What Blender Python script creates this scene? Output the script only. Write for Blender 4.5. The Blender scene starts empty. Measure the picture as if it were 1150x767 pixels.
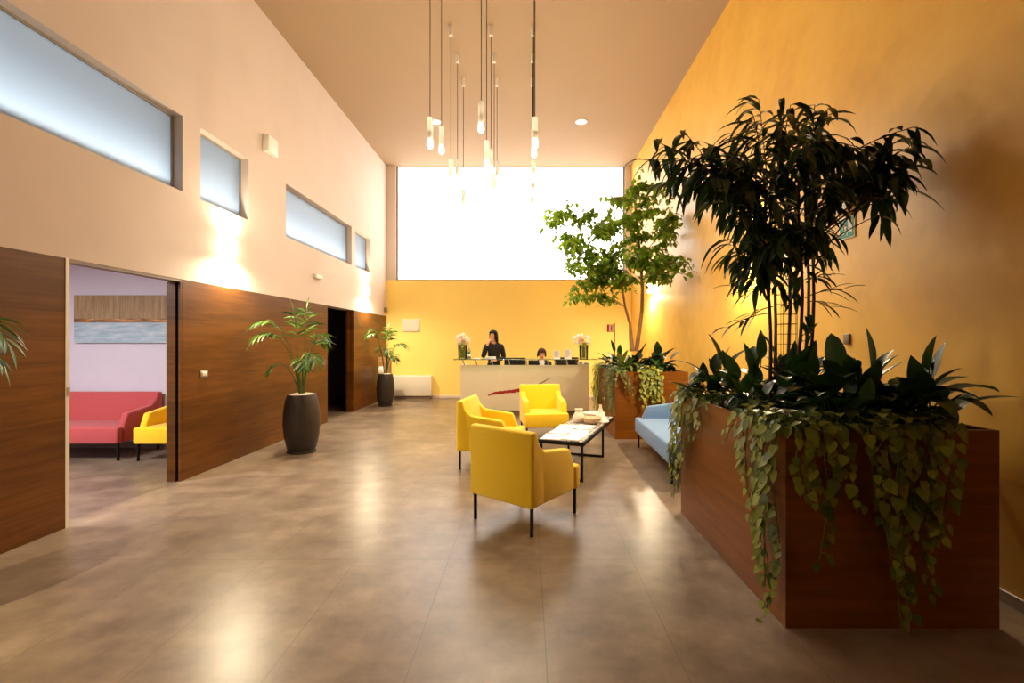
import bpy, bmesh, math, random
from mathutils import Vector, Matrix
R = math.radians
rng = random.Random(7)
sc = bpy.context.scene
COL = sc.collection

# ------------------------------------------------------------------ helpers
F = 511.1; VX = 592.0; VY = 384.0; CH = 1.5
def P(px, py, Y):
    """a point of the place seen at photo position (px, py), Y metres ahead"""
    return Vector(((px - VX) / F * Y, Y, CH - (py - VY) / F * Y))

def lin(c):
    c = c / 255.0
    return c / 12.92 if c <= 0.04045 else ((c + 0.055) / 1.055) ** 2.4
def rgb(r, g, b):
    return (lin(r), lin(g), lin(b), 1.0)

class MB:
    """collects shapes and links them as ONE mesh object"""
    def __init__(s):
        s.v = []; s.f = []; s.t = []; s.m = []
    def add(s, verts, faces, tone=0.5, mat=0):
        o = len(s.v)
        s.v += [tuple(v) for v in verts]
        s.f += [tuple(i + o for i in f) for f in faces]
        s.t += [tone] * len(verts)
        s.m += [mat] * len(faces)
    def box(s, x0, x1, y0, y1, z0, z1, mat=0, M=None):
        v = [Vector((x, y, z)) for x in (x0, x1) for y in (y0, y1) for z in (z0, z1)]
        if M is not None: v = [M @ p for p in v]
        f = [(0,1,3,2),(4,6,7,5),(0,4,5,1),(2,3,7,6),(0,2,6,4),(1,5,7,3)]
        s.add(v, f, 0.5, mat)
    def prism(s, poly, a, b, axis='x', mat=0, M=None):
        n = len(poly); v = []
        for c in (a, b):
            for p, q in poly:
                v.append(Vector((c, p, q)) if axis == 'x' else Vector((p, c, q)) if axis == 'y' else Vector((p, q, c)))
        if M is not None: v = [M @ p for p in v]
        f = [tuple(range(n))[::-1], tuple(range(n, 2 * n))]
        for i in range(n):
            j = (i + 1) % n
            f.append((i, j, n + j, n + i))
        s.add(v, f, 0.5, mat)
    def tube(s, path, rad, n=8, cap=True, tone=0.5, mat=0):
        path = [Vector(p) for p in path]; k = len(path)
        if not hasattr(rad, '__len__'): rad = [rad] * k
        vs = []; up = None
        for i, p in enumerate(path):
            d = (path[min(i + 1, k - 1)] - path[max(i - 1, 0)]).normalized()
            if up is None:
                a = Vector((0, 0, 1)) if abs(d.z) < 0.9 else Vector((1, 0, 0))
                up = (a - d * a.dot(d)).normalized()
            else:
                up = (up - d * up.dot(d)).normalized()
            sd = d.cross(up)
            for j in range(n):
                a = 2 * math.pi * j / n
                vs.append(p + (up * math.cos(a) + sd * math.sin(a)) * rad[i])
        f = []
        for i in range(k - 1):
            for j in range(n):
                f.append((i*n+j, i*n+(j+1)%n, (i+1)*n+(j+1)%n, (i+1)*n+j))
        if cap:
            f.append(tuple(range(n))[::-1]); f.append(tuple(range((k-1)*n, k*n)))
        s.add(vs, f, tone, mat)
    def lathe(s, prof, c=(0,0,0), n=24, tone=0.5, mat=0, sx=1.0, sy=1.0, cap0=False, cap1=False, M=None):
        c = Vector(c); vs = []; f = []
        for r, z in prof:
            for j in range(n):
                a = 2 * math.pi * j / n
                p = Vector((r * math.cos(a) * sx, r * math.sin(a) * sy, z))
                if M is not None: p = M @ p
                vs.append(c + p)
        for i in range(len(prof) - 1):
            for j in range(n):
                f.append((i*n+j, i*n+(j+1)%n, (i+1)*n+(j+1)%n, (i+1)*n+j))
        if cap0: f.append(tuple(range(n))[::-1])
        if cap1: f.append(tuple(range((len(prof)-1)*n, len(prof)*n)))
        s.add(vs, f, tone, mat)
    def ell(s, c, r, n=12, m=8, tone=0.5, mat=0, M=None):
        if not hasattr(r, '__len__'): r = (r, r, r)
        c = Vector(c); vs = []; f = []
        for i in range(m + 1):
            th = math.pi * (i / m) if 0 < i < m else (0.004 if i == 0 else math.pi - 0.004)
            for j in range(n):
                a = 2 * math.pi * j / n
                p = Vector((r[0]*math.sin(th)*math.cos(a), r[1]*math.sin(th)*math.sin(a), -r[2]*math.cos(th)))
                if M is not None: p = M @ p
                vs.append(c + p)
        for i in range(m):
            for j in range(n):
                f.append((i*n+j, i*n+(j+1)%n, (i+1)*n+(j+1)%n, (i+1)*n+j))
        f.append(tuple(range(n))[::-1]); f.append(tuple(range(m*n, (m+1)*n)))
        s.add(vs, f, tone, mat)
    def leaf(s, p, d, L, W, droop=0.6, fold=0.25, shape='lance', seg=5, tone=0.5, up=None, curl=0.0):
        p = Vector(p); d = Vector(d).normalized()
        u = Vector(up) if up is not None else Vector((0, 0, 1))
        sd = d.cross(u)
        if sd.length < 0.05: sd = d.cross(Vector((rng.uniform(-1,1), rng.uniform(-1,1), 0.1)))
        sd.normalize()
        vs = []; f = []; q = p.copy(); dd = d.copy()
        for i in range(seg + 1):
            t = i / seg
            if shape == 'lance': w = math.sin(math.pi * min(1, t ** 0.85)) ** 0.9
            elif shape == 'ovate': w = math.sin(math.pi * t ** 0.7) ** 0.8
            elif shape == 'heart': w = (0.75, 1.0, 0.95, 0.72, 0.4, 0.0)[min(i, 5)] if seg == 5 else (1 - t) ** 0.6
            elif shape == 'round': w = math.sin(math.pi * (0.06 + 0.94 * t) ** 0.8) ** 0.55
            else: w = (1 - t) ** 0.5
            w = max(w, 0.02) * W * 0.5
            nrm = sd.cross(dd).normalized()
            vs += [q - sd * w + nrm * w * fold, q, q + sd * w + nrm * w * fold]
            dd = (dd + Vector((0, 0, -droop / seg)) + sd * (curl / seg)).normalized()
            q = q + dd * (L / seg)
        for i in range(seg):
            a = i * 3
            f += [(a, a+1, a+4, a+3), (a+1, a+2, a+5, a+4)]
        s.add(vs, f, tone)
    def keep_in(s, xmax):
        s.v = [(min(x, xmax - 0.02 * (1 - math.exp(-(max(0, x - xmax)) * 8))) if x > xmax else x, y, z) for x, y, z in s.v]
        return s
    def build(s, name, mat, parent=None, bevel=0.0, seg=2, smooth=True, angle=40, loc=None, rz=None):
        me = bpy.data.meshes.new(name)
        me.from_pydata(s.v, [], s.f)
        at = me.attributes.new('tone', 'FLOAT', 'POINT')
        at.data.foreach_set('value', s.t)
        mats = mat if isinstance(mat, (list, tuple)) else [mat]
        for m in mats: me.materials.append(m)
        if len(mats) > 1: me.polygons.foreach_set('material_index', s.m)
        bm = bmesh.new(); bm.from_mesh(me)
        bmesh.ops.recalc_face_normals(bm, faces=bm.faces) if bevel or len(s.f) < 4000 else None
        bm.to_mesh(me); bm.free()
        if smooth:
            me.polygons.foreach_set('use_smooth', [True] * len(me.polygons))
            if not bevel: me.set_sharp_from_angle(angle=R(angle))
        me.update()
        o = bpy.data.objects.new(name, me); COL.objects.link(o)
        if parent is not None: o.parent = parent
        if loc is not None: o.location = loc
        if rz is not None: o.rotation_euler = (0, 0, rz)
        if bevel:
            b = o.modifiers.new('bevel', 'BEVEL'); b.width = bevel; b.segments = seg
            b.limit_method = 'ANGLE'; b.angle_limit = R(35)
            b.harden_normals = False
        return o

def tag(o, label, cat, group=None):
    o['label'] = label; o['category'] = cat
    if group: o['group'] = group
    return o
def thing(name, label, cat, loc=(0,0,0), rz=0, group=None):
    o = bpy.data.objects.new(name, None); COL.objects.link(o)
    o.empty_display_size = 0.1
    o.location = loc; o.rotation_euler = (0, 0, rz)
    return tag(o, label, cat, group)
def struct(o):
    o['kind'] = 'structure'; return o
def dup(root, loc, rz=0, label=None, group=None):
    r = root.copy(); COL.objects.link(r); r.location = loc; r.rotation_euler = (0, 0, rz)
    if label: r['label'] = label
    if group: r['group'] = group
    for ch in list(root.children):
        c = ch.copy(); COL.objects.link(c); c.parent = r
        for g in list(ch.children):
            d = g.copy(); COL.objects.link(d); d.parent = c
    return r

# ------------------------------------------------------------------ materials
class NT:
    def __init__(s, name):
        s.m = bpy.data.materials.new(name); s.m.use_nodes = True
        s.t = s.m.node_tree; s.n = s.t.nodes; s.l = s.t.links
        s.b = s.n['Principled BSDF']; s.out = s.n['Material Output']
    def new(s, typ, **kw):
        n = s.n.new(typ)
        for k, v in kw.items():
            if k in n.inputs: n.inputs[k].default_value = v
            else: setattr(n, k, v)
        return n
    def link(s, a, b): s.l.new(a, b)
    def coord(s, scale=(1,1,1), kind='Object'):
        tc = s.new('ShaderNodeTexCoord'); mp = s.new('ShaderNodeMapping')
        mp.inputs['Scale'].default_value = scale
        s.link(tc.outputs[kind], mp.inputs['Vector'])
        return mp.outputs['Vector']
    def noise(s, vec, scale, detail=4, rough=0.55):
        n = s.new('ShaderNodeTexNoise'); n.inputs['Scale'].default_value = scale
        n.inputs['Detail'].default_value = detail; n.inputs['Roughness'].default_value = rough
        if vec is not None: s.link(vec, n.inputs['Vector'])
        return n.outputs['Fac']
    def ramp(s, fac, stops):
        r = s.new('ShaderNodeValToRGB'); e = r.color_ramp.elements
        while len(e) < len(stops): e.new(0.5)
        for el, (p, c) in zip(e, stops): el.position = p; el.color = c
        s.link(fac, r.inputs['Fac']); return r.outputs['Color']
    def math(s, op, a, b=None):
        n = s.new('ShaderNodeMath', operation=op)
        for i, x in enumerate((a, b)):
            if x is None: continue
            if isinstance(x, (int, float)): n.inputs[i].default_value = x
            else: s.link(x, n.inputs[i])
        return n.outputs[0]
    def mix(s, fac, a, b, blend='MIX'):
        n = s.new('ShaderNodeMix', data_type='RGBA', blend_type=blend)
        for i, x in ((0, fac), (6, a), (7, b)):
            if isinstance(x, (int, float, tuple)): n.inputs[i].default_value = x
            else: s.link(x, n.inputs[i])
        return n.outputs[2]
    def bump(s, h, strength=0.2, dist=0.01):
        b = s.new('ShaderNodeBump'); b.inputs['Strength'].default_value = strength; b.inputs['Distance'].default_value = dist
        s.link(h, b.inputs['Height']); s.link(b.outputs['Normal'], s.b.inputs['Normal'])

def mat(name, col, rough=0.5, metal=0.0, var=0.0, scale=6, bump=0.0, bscale=80, spec=0.5, sheen=0.0):
    k = NT(name)
    k.b.inputs['Roughness'].default_value = rough; k.b.inputs['Metallic'].default_value = metal
    k.b.inputs['Specular IOR Level'].default_value = spec
    if sheen: k.b.inputs['Sheen Weight'].default_value = sheen
    v = k.coord()
    if var:
        f = k.noise(v, scale)
        d = tuple(c * (1 - var) for c in col[:3]) + (1,); h = tuple(min(1, c * (1 + var)) for c in col[:3]) + (1,)
        k.link(k.ramp(f, [(0.3, d), (0.7, h)]), k.b.inputs['Base Color'])
    else:
        k.b.inputs['Base Color'].default_value = col
    if bump: k.bump(k.noise(v, bscale, 3), bump)
    return k.m

def leafmat(name, dark, light, rough=0.4, trans=0.35, tcol=None):
    k = NT(name); a = k.new('ShaderNodeAttribute', attribute_name='tone')
    c = k.ramp(a.outputs['Fac'], [(0.0, dark), (1.0, light)])
    k.link(c, k.b.inputs['Base Color']); k.b.inputs['Roughness'].default_value = rough
    tr = k.new('ShaderNodeBsdfTranslucent')
    if tcol: k.link(k.mix(0.6, c, tcol), tr.inputs['Color'])
    else: k.link(c, tr.inputs['Color'])
    mx = k.new('ShaderNodeMixShader'); mx.inputs[0].default_value = trans
    k.link(k.b.outputs[0], mx.inputs[1]); k.link(tr.outputs[0], mx.inputs[2]); k.link(mx.outputs[0], k.out.inputs[0])
    return k.m

def glassmat(name, tint=(1,1,1,1), refl=0.12, rough=0.02, frost=0.0):
    k = NT(name)
    tp = k.new('ShaderNodeBsdfTransparent'); tp.inputs[0].default_value = tint
    gl = k.new('ShaderNodeBsdfGlossy'); gl.inputs['Roughness'].default_value = rough
    fr = k.new('ShaderNodeLayerWeight'); fr.inputs[0].default_value = refl
    mx = k.new('ShaderNodeMixShader')
    k.link(fr.outputs['Fresnel'], mx.inputs[0]); k.link(tp.outputs[0], mx.inputs[1]); k.link(gl.outputs[0], mx.inputs[2])
    last = mx.outputs[0]
    if frost:
        df = k.new('ShaderNodeBsdfTranslucent'); df.inputs[0].default_value = (0.9, 0.9, 0.88, 1)
        m2 = k.new('ShaderNodeMixShader'); m2.inputs[0].default_value = frost
        k.link(last, m2.inputs[1]); k.link(df.outputs[0], m2.inputs[2]); last = m2.outputs[0]
    k.link(last, k.out.inputs[0]); return k.m

def emit(name, col, strength):
    k = NT(name); k.b.inputs['Base Color'].default_value = col
    k.b.inputs['Emission Color'].default_value = col; k.b.inputs['Emission Strength'].default_value = strength
    return k.m

def wood(name, c0, c1, c2, scale=(1.2, 1.2, 22), rough=0.42, band=0.0, grainamp=1.0):
    k = NT(name); v = k.coord(scale)
    n1 = k.noise(v, 1.6, 6, 0.62); v2 = k.coord((scale[0]*0.5, scale[1]*0.5, scale[2]*2.5)); n2 = k.noise(v2, 3.0, 5, 0.7)
    f = k.math('ADD', k.math('MULTIPLY', n1, 0.65), k.math('MULTIPLY', n2, 0.35))
    c = k.ramp(f, [(0.32, c0), (0.5, c1), (0.68, c2)])
    if band:
        tc = k.new('ShaderNodeTexCoord'); sp = k.new('ShaderNodeSeparateXYZ'); k.link(tc.outputs['Object'], sp.inputs[0])
        z = k.math('FLOOR', k.math('DIVIDE', sp.outputs['Z'], band))
        wn = k.new('ShaderNodeTexWhiteNoise', noise_dimensions='1D'); k.link(z, wn.inputs['W'])
        g = k.math('ADD', k.math('MULTIPLY', wn.outputs['Value'], 0.35), 0.78)
        cb = k.new('ShaderNodeCombineXYZ')
        for i in range(3): k.link(g, cb.inputs[i])
        c = k.mix(1.0, c, cb.outputs[0], 'MULTIPLY')
    k.link(c, k.b.inputs['Base Color']); k.b.inputs['Roughness'].default_value = rough
    k.b.inputs['Specular IOR Level'].default_value = 0.25
    k.bump(f, 0.08); return k.m

M = {}
M['wood'] = wood('wood_cladding', rgb(80,45,9), rgb(103,61,15), rgb(121,75,23), scale=(0.9,0.9,12), band=0.434)
M['planter_wood'] = wood('planter_veneer', rgb(98,54,8), rgb(117,66,10), rgb(132,77,15), scale=(0.9,0.9,10), rough=0.4)
M['plaster'] = mat('white_plaster', rgb(206,190,178), 0.75, var=0.04, scale=1.2, bump=0.05, bscale=60)
M['ceil'] = mat('ceiling_paint', rgb(160,134,104), 0.8, var=0.02, scale=1)
M['room_wall'] = mat('lilac_white_paint', rgb(205,195,205), 0.8, var=0.02)
M['dark_void'] = mat('unlit_corridor_dark', rgb(60,48,40), 0.8, var=0.1)  # gloom of the unlit passage put into its wall colour

def stucco():
    k = NT('ochre_stucco'); v = k.coord()
    n = k.noise(v, 0.9, 6, 0.6); n2 = k.noise(v, 5, 6, 0.65)
    f = k.math('ADD', k.math('MULTIPLY', n, 0.7), k.math('MULTIPLY', n2, 0.3))
    k.link(k.ramp(f, [(0.3, rgb(212,156,60)), (0.5, rgb(230,178,74)), (0.72, rgb(238,194,96))]), k.b.inputs['Base Color'])
    k.b.inputs['Roughness'].default_value = 0.42
    k.bump(n2, 0.10, 0.01); return k.m
M['stucco'] = stucco()
M['yellow_wall'] = mat('yellow_wall_paint', rgb(253,220,118), 0.6, var=0.04, scale=0.8)

def floor_mat():
    k = NT('polished_concrete_tile'); v = k.coord()
    n1 = k.noise(v, 0.9, 7, 0.6); n2 = k.noise(v, 4.5, 7, 0.66); n3 = k.noise(k.coord((1,2.2,1)), 1.7, 5, 0.55)
    f = k.math('ADD', k.math('ADD', k.math('MULTIPLY', n1, 0.35), k.math('MULTIPLY', n2, 0.4)), k.math('MULTIPLY', n3, 0.25))
    c = k.ramp(f, [(0.36, rgb(92,75,60)), (0.46, rgb(114,96,79)), (0.54, rgb(130,111,92)), (0.64, rgb(152,133,112))])
    tc = k.new('ShaderNodeTexCoord'); sp = k.new('ShaderNodeSeparateXYZ'); k.link(tc.outputs['Object'], sp.inputs[0])
    def line(o, off, step, half):
        fr = k.math('FRACT', k.math('DIVIDE', k.math('SUBTRACT', o, off), step))
        d = k.math('ABSOLUTE', k.math('SUBTRACT', fr, 0.5))
        return k.math('GREATER_THAN', d, 0.5 - half / step)
    j = k.math('MAXIMUM', line(sp.outputs['X'], 0.09 - 6.3, 0.63, 0.0024), line(sp.outputs['Y'], 3.13 - 12.6, 1.26, 0.0022))
    c = k.mix(k.math('MULTIPLY', j, 0.5), c, rgb(64,52,42))
    k.link(c, k.b.inputs['Base Color'])
    k.b.inputs['Roughness'].default_value = 0.31
    k.b.inputs['Specular IOR Level'].default_value = 0.5
    k.bump(k.math('SUBTRACT', k.math('MULTIPLY', n2, 0.6), j), 0.22, 0.006)
    return k.m
M['floor'] = floor_mat()
M['black_metal'] = mat('black_metal', rgb(22,20,20), 0.45, 0.6)
M['frame_grey'] = mat('window_frame_grey', rgb(150,140,130), 0.5, 0.3)
M['dark_frame'] = mat('dark_gasket', rgb(60,55,52), 0.5)
M['white_plastic'] = mat('white_plastic', rgb(232,228,220), 0.45)
M['grey_metal'] = mat('brushed_steel', rgb(180,178,172), 0.3, 0.9)
M['alu'] = mat('aluminium', rgb(200,196,190), 0.3, 0.8)
M['white_skirt'] = mat('skirting_white', rgb(225,205,180), 0.5)
M['yellow_fab'] = mat('yellow_wool', rgb(252,206,8), 0.85, var=0.05, scale=60, bump=0.25, bscale=420, sheen=0.25)
M['pink_fab'] = mat('coral_wool', rgb(184,74,74), 0.9, var=0.05, scale=60, bump=0.25, bscale=420, sheen=0.2)
M['blue_fab'] = mat('blue_wool', rgb(104,133,170), 0.9, var=0.05, scale=60, bump=0.25, bscale=420, sheen=0.2)
M['pot'] = mat('dark_brown_pot', rgb(52,42,38), 0.5, var=0.12, scale=9, bump=0.1, bscale=60)
M['pebble'] = mat('cream_pebbles', rgb(226,206,178), 0.8, var=0.25, scale=40, bump=0.8, bscale=50)
M['soil'] = mat('potting_soil', rgb(38,26,18), 0.95, var=0.3, scale=25, bump=0.6, bscale=40)
M['cream'] = mat('cream_laminate', rgb(244,228,196), 0.45, var=0.02)
M['kick'] = mat('brown_kick_plate', rgb(120,98,80), 0.5)
M['glass'] = glassmat('clear_glass', (0.94, 0.98, 0.95, 1), 0.35)
M['counter_glass'] = glassmat('green_counter_glass', (0.72, 0.9, 0.8, 1), 0.5)
M['paper'] = mat('white_paper', rgb(244,240,234), 0.7)
M['ceramic'] = mat('cream_ceramic', rgb(240,226,204), 0.35)
M['clay'] = mat('tan_clay', rgb(216,180,140), 0.5)
M['screen_black'] = mat('black_screen_plastic', rgb(16,16,18), 0.35)
M['red'] = mat('red_paint', rgb(196,44,26), 0.4)
M['emblem_red'] = mat('dark_red_brush', rgb(165,30,24), 0.6, var=0.35, scale=40)
M['skin'] = mat('skin', rgb(222,164,134), 0.55)
M['hair'] = mat('dark_hair', rgb(24,13,10), 0.6, spec=0.2)
M['hair2'] = mat('brown_hair', rgb(62,24,16), 0.6, spec=0.2)
M['black_cloth'] = mat('black_knit', rgb(20,17,18), 0.9)
M['white_cloth'] = mat('white_shirt', rgb(232,228,226), 0.8)
M['eye'] = mat('eye_dark', rgb(30,20,16), 0.2)
M['lips'] = mat('lips', rgb(170,70,66), 0.5)
M['bulb'] = emit('warm_bulb', (1.0, 0.80, 0.52, 1), 28.0)
M['tube'] = glassmat('frosted_tube', (1, 0.96, 0.9, 1), 0.3, 0.05, frost=0.6)
M['cable'] = mat('black_cable', rgb(40,32,28), 0.6)
M['day'] = emit('glowing_frosted_pane', (1.0, 0.985, 0.96, 1), 4.2)  # daylight given as the pane's own glow, nothing shines behind it
M['lamp_face'] = emit('lamp_glow', (1.0, 0.80, 0.5, 1), 30.0)
M['down_face'] = emit('downlight_glow', (1.0, 0.88, 0.68, 1), 10.0)
M['green_sign'] = mat('sign_green', rgb(24,128,104), 0.5)
M['trunk'] = mat('ficus_bark', rgb(150,112,70), 0.8, var=0.2, scale=25, bump=0.3)
M['cane'] = mat('reddish_cane', rgb(74,34,22), 0.6, var=0.25, scale=30)
M['palm_stem'] = mat('palm_stem_green', rgb(70,92,34), 0.6, var=0.2, scale=20)
M['wire'] = mat('dark_wire', rgb(50,44,36), 0.5, 0.6)
M['fig_leaf'] = leafmat('dark_fig_leaf', rgb(16,34,10), rgb(48,80,24), 0.38, 0.22)
M['ficus_leaf'] = leafmat('bright_ficus_leaf', rgb(54,92,18), rgb(128,160,40), 0.4, 0.5, rgb(165,196,48))
M['lily_leaf'] = leafmat('glossy_lily_leaf', rgb(12,26,10), rgb(46,78,24), 0.42, 0.22)
M['pothos'] = leafmat('pothos_leaf', rgb(62,84,20), rgb(146,156,52), 0.4, 0.3)
M['pothos_dark'] = leafmat('small_vine_leaf', rgb(56,74,20), rgb(120,130,48), 0.45, 0.3)
M['lime'] = leafmat('lime_vine_leaf', rgb(100,116,24), rgb(176,176,56), 0.45, 0.4)
M['palm_leaf'] = leafmat('palm_leaflet', rgb(34,66,20), rgb(104,138,54), 0.4, 0.3)
M['petal'] = leafmat('white_petal', rgb(248,226,206), rgb(255,246,234), 0.6, 0.4)
M['flower_stem'] = mat('flower_stem', rgb(158,168,62), 0.5)
M['green_stem'] = mat('green_stem', rgb(92,110,34), 0.5)
M['cond'] = mat('heater_cream', rgb(226,214,196), 0.5)
M['wood_box'] = wood('stand_wood', rgb(120,84,46), rgb(146,104,60), rgb(166,122,76))

# ------------------------------------------------------------------ room dimensions
XL, XR, YB, ZC, YR = -3.71, 2.75, 12.0, 6.13, -3.0
ZP = 2.17                      # top of the wood cladding
WT = 0.26                      # left wall thickness (upper)
D1 = (3.655, 4.90); D2 = (8.46, 9.72)
ZW = (3.115, 3.93)
WINS = [(0.9, 4.90), (5.17, 6.06), (7.0, 9.62), (9.83, 10.77)]

b = MB(); b.box(-8.2, XR + 0.3, YR - 0.3, YB + 0.3, -0.12, 0.0)
struct(b.build('floor', M['floor'], smooth=False))
b = MB(); b.box(XL - WT, XR + 0.3, YR - 0.3, YB + 0.6, ZC, ZC + 0.15)
struct(b.build('ceiling', M['ceil'], smooth=False))

# left wall: plaster above, with four high windows
b = MB()
b.box(XL - WT, XL, YR, YB, ZP, ZW[0]); b.box(XL - WT, XL, YR, YB, ZW[1], ZC)
ys = [YR] + [y for w in WINS for y in w] + [YB]
for i in range(0, len(ys), 2): b.box(XL - WT, XL, ys[i], ys[i+1], ZW[0], ZW[1])
struct(b.build('wall_left', M['plaster'], smooth=False))
# cladding
tcount = 0
def trim(mb, m, **kw):
    global tcount
    tcount += 1
    return struct(mb.build('trim_%d' % tcount, m, **kw))
for (a, c) in ((YR, D1[0]), (D1[1], D2[0]), (D2[1], YB)):
    b = MB(); b.box(XL - 0.15, XL, a, c, 0, ZP)
    trim(b, M['wood'], smooth=False)
# backs of the lower wall behind the cladding are the rooms' own walls
# reveal lines along the sliding door: cream jamb strip, dark slot, top track
d1 = bpy.data.objects.new('door_1', None); COL.objects.link(d1); struct(d1)
b = MB(); b.box(XL - 0.05, XL + 0.006, D1[0], D1[0] + 0.028, 0, ZP); b.build('jamb_strip', M['cond'], d1, smooth=False)
b = MB(); b.box(XL - 0.055, XL + 0.010, D1[0] + 0.006, D1[0] + 0.030, 1.06, 1.13); b.build('latch_plate', M['grey_metal'], d1, smooth=False)
b = MB(); b.box(XL - 0.10, XL - 0.002, D1[0], D1[1], ZP - 0.03, ZP); b.build('top_track', M['kick'], d1, smooth=False)
b = MB(); b.box(XL - 0.055, XL - 0.022, D1[1] - 0.012, D1[1] - 0.001, 0, ZP - 0.03); b.build('door_slot', M['black_metal'], d1, smooth=False)
b = MB(); b.box(XL - 0.15, XL - 0.055, D1[1] - 0.03, D1[1] - 0.001, 0, ZP - 0.03); b.build('jamb_post', M['wood'], d1, smooth=False)
b = MB(); b.box(XL - 0.022, XL - 0.001, D1[1] - 0.03, D1[1] - 0.001, 0, ZP - 0.03); b.build('sliding_door_edge', M['wood'], d1, smooth=False)
d2 = bpy.data.objects.new('door_2', None); COL.objects.link(d2); struct(d2)
b = MB(); b.box(XL - 0.145, XL - 0.09, D2[1] - 0.03, D2[1] - 0.001, 0, ZP); b.build('jamb_post', M['wood'], d2, smooth=False)
b = MB(); b.box(XL - 0.145, XL - 0.09, D2[0] + 0.001, D2[0] + 0.03, 0, ZP); b.build('jamb_post', M['wood'], d2, smooth=False)

# windows on the left
def frosted():
    k = NT('frosted_glass_pane')
    tr = k.new('ShaderNodeBsdfTranslucent'); tr.inputs[0].default_value = rgb(238, 244, 248)
    gl = k.new('ShaderNodeBsdfGlossy'); gl.inputs['Roughness'].default_value = 0.25
    mx = k.new('ShaderNodeMixShader'); mx.inputs[0].default_value = 0.06
    df = k.new('ShaderNodeBsdfDiffuse'); df.inputs[0].default_value = rgb(225,232,236)
    m0 = k.new('ShaderNodeMixShader'); m0.inputs[0].default_value = 0.04
    k.link(tr.outputs[0], m0.inputs[1]); k.link(df.outputs[0], m0.inputs[2]); k.link(m0.outputs[0], mx.inputs[1]); k.link(gl.outputs[0], mx.inputs[2]); k.link(mx.outputs[0], k.out.inputs[0])
    return k.m
M['frosted'] = frosted()
for i, (a, c) in enumerate(WINS):
    w = bpy.data.objects.new('window_%d' % (i + 1), None); COL.objects.link(w); struct(w)
    b = MB(); x0, x1 = XL - 0.13, XL - 0.10; t = 0.022
    b.box(x0, x1, a, c, ZW[1] - t, ZW[1]); b.box(x0, x1, a, c, ZW[0], ZW[0] + t)
    b.box(x0, x1, a, a + t, ZW[0] + t, ZW[1] - t); b.box(x0, x1, c - t, c, ZW[0] + t, ZW[1] - t)
    b.build('window_frame', M['frame_grey'], w, smooth=False)
    b = MB(); b.box(x0 + 0.01, x0 + 0.018, a + t, c - t, ZW[0] + t, ZW[1] - t)
    b.build('pane', M['frosted'], w, smooth=False)
# unseen flat roof outside the high windows, grey to limit bounce onto the panes
b = MB(); b.box(-8.2, XL - WT, YR - 0.3, YB + 0.3, 2.72, 2.86)
struct(b.build('roof', mat('grey_roof', rgb(90,92,96), 0.9), smooth=False))

# far wall with one big frosted window
WBX = (-3.47, 2.585); WBZ = 3.12
b = MB()
b.box(XL - WT, XR + 0.3, YB, YB + 0.25, 0, WBZ)
b.box(XL - WT, WBX[0], YB, YB + 0.25, WBZ, ZC, 1); b.box(WBX[1], XR + 0.3, YB, YB + 0.25, WBZ, ZC, 1)
b.box(WBX[0], WBX[1], YB + 0.2, YB + 0.25, ZC - 0.05, ZC, 1)
struct(b.build('wall_back', [M['yellow_wall'], M['plaster']], smooth=False))
w = bpy.data.objects.new('window_5', None); COL.objects.link(w); struct(w)
b = MB(); t = 0.05; a, c = WBX
b.box(a, a + t, YB + 0.06, YB + 0.11, WBZ, ZC); b.box(c - t, c, YB + 0.06, YB + 0.11, WBZ, ZC)
b.box(a + t, c - t, YB + 0.06, YB + 0.11, ZC - 0.02, ZC); b.box(a + t, c - t, YB + 0.06, YB + 0.11, WBZ, WBZ + 0.04)
b.build('window_frame', M['frame_grey'], w, smooth=False)
b = MB(); b.box(a + t, c - t, YB + 0.08, YB + 0.09, WBZ + 0.04, ZC - 0.02)
b.build('pane', M['day'], w, smooth=False)

b = MB(); b.box(XR, XR + 0.25, YR, YB, 0, ZC)
struct(b.build('wall_right', M['stucco'], smooth=False))
b = MB(); b.box(XL - WT, XR + 0.25, YR - 0.25, YR, 0, ZC)
struct(b.build('wall_rear', mat('rear_bounce_cut', rgb(70,48,32), 0.8), smooth=False))  # unseen wall, coloured dark to cut the light it bounces forward
b = MB(); b.box(XL + 0.0, XR, YB - 0.014, YB, 0, 0.085)
struct(b.build('baseboard_back', M['white_skirt'], bevel=0.003))
b = MB(); b.box(XR - 0.015, XR, YR, YB - 0.014, 0, 0.07)
struct(b.build('baseboard_right', M['alu'], bevel=0.003))

# waiting room beyond the first doorway, dark passage beyond the second
RX0, RY0, RY1, RZ = -8.0, 1.2, 6.42, 2.7
b = MB(); b.box(RX0, XL - 0.15, RY1, RY1 + 0.12, 0, RZ); struct(b.build('wall_waiting_room', M['room_wall'], smooth=False))
b = MB(); b.box(RX0 - 0.12, RX0, RY0 - 0.12, RY1 + 0.12, 0, RZ); struct(b.build('wall_waiting_room_side', M['room_wall'], smooth=False))
b = MB(); b.box(RX0, XL - 0.15, RY0 - 0.12, RY0, 0, RZ); struct(b.build('wall_waiting_room_near', M['room_wall'], smooth=False))
b = MB(); b.box(RX0 - 0.12, XL - WT, RY0 - 0.12, YB + 0.3, RZ, RZ + 0.02); struct(b.build('ceiling_waiting_room', M['room_wall'], smooth=False))
b = MB(); b.box(RX0, XL - 0.15, RY1 - 0.012, RY1, 0, 0.09); struct(b.build('baseboard_waiting_room', M['kick'], smooth=False))
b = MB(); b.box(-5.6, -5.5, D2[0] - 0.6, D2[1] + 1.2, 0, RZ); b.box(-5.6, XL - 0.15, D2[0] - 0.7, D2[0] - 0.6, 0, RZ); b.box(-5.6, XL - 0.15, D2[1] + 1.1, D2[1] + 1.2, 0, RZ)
struct(b.build('wall_passage', M['dark_void'], smooth=False))

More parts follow.
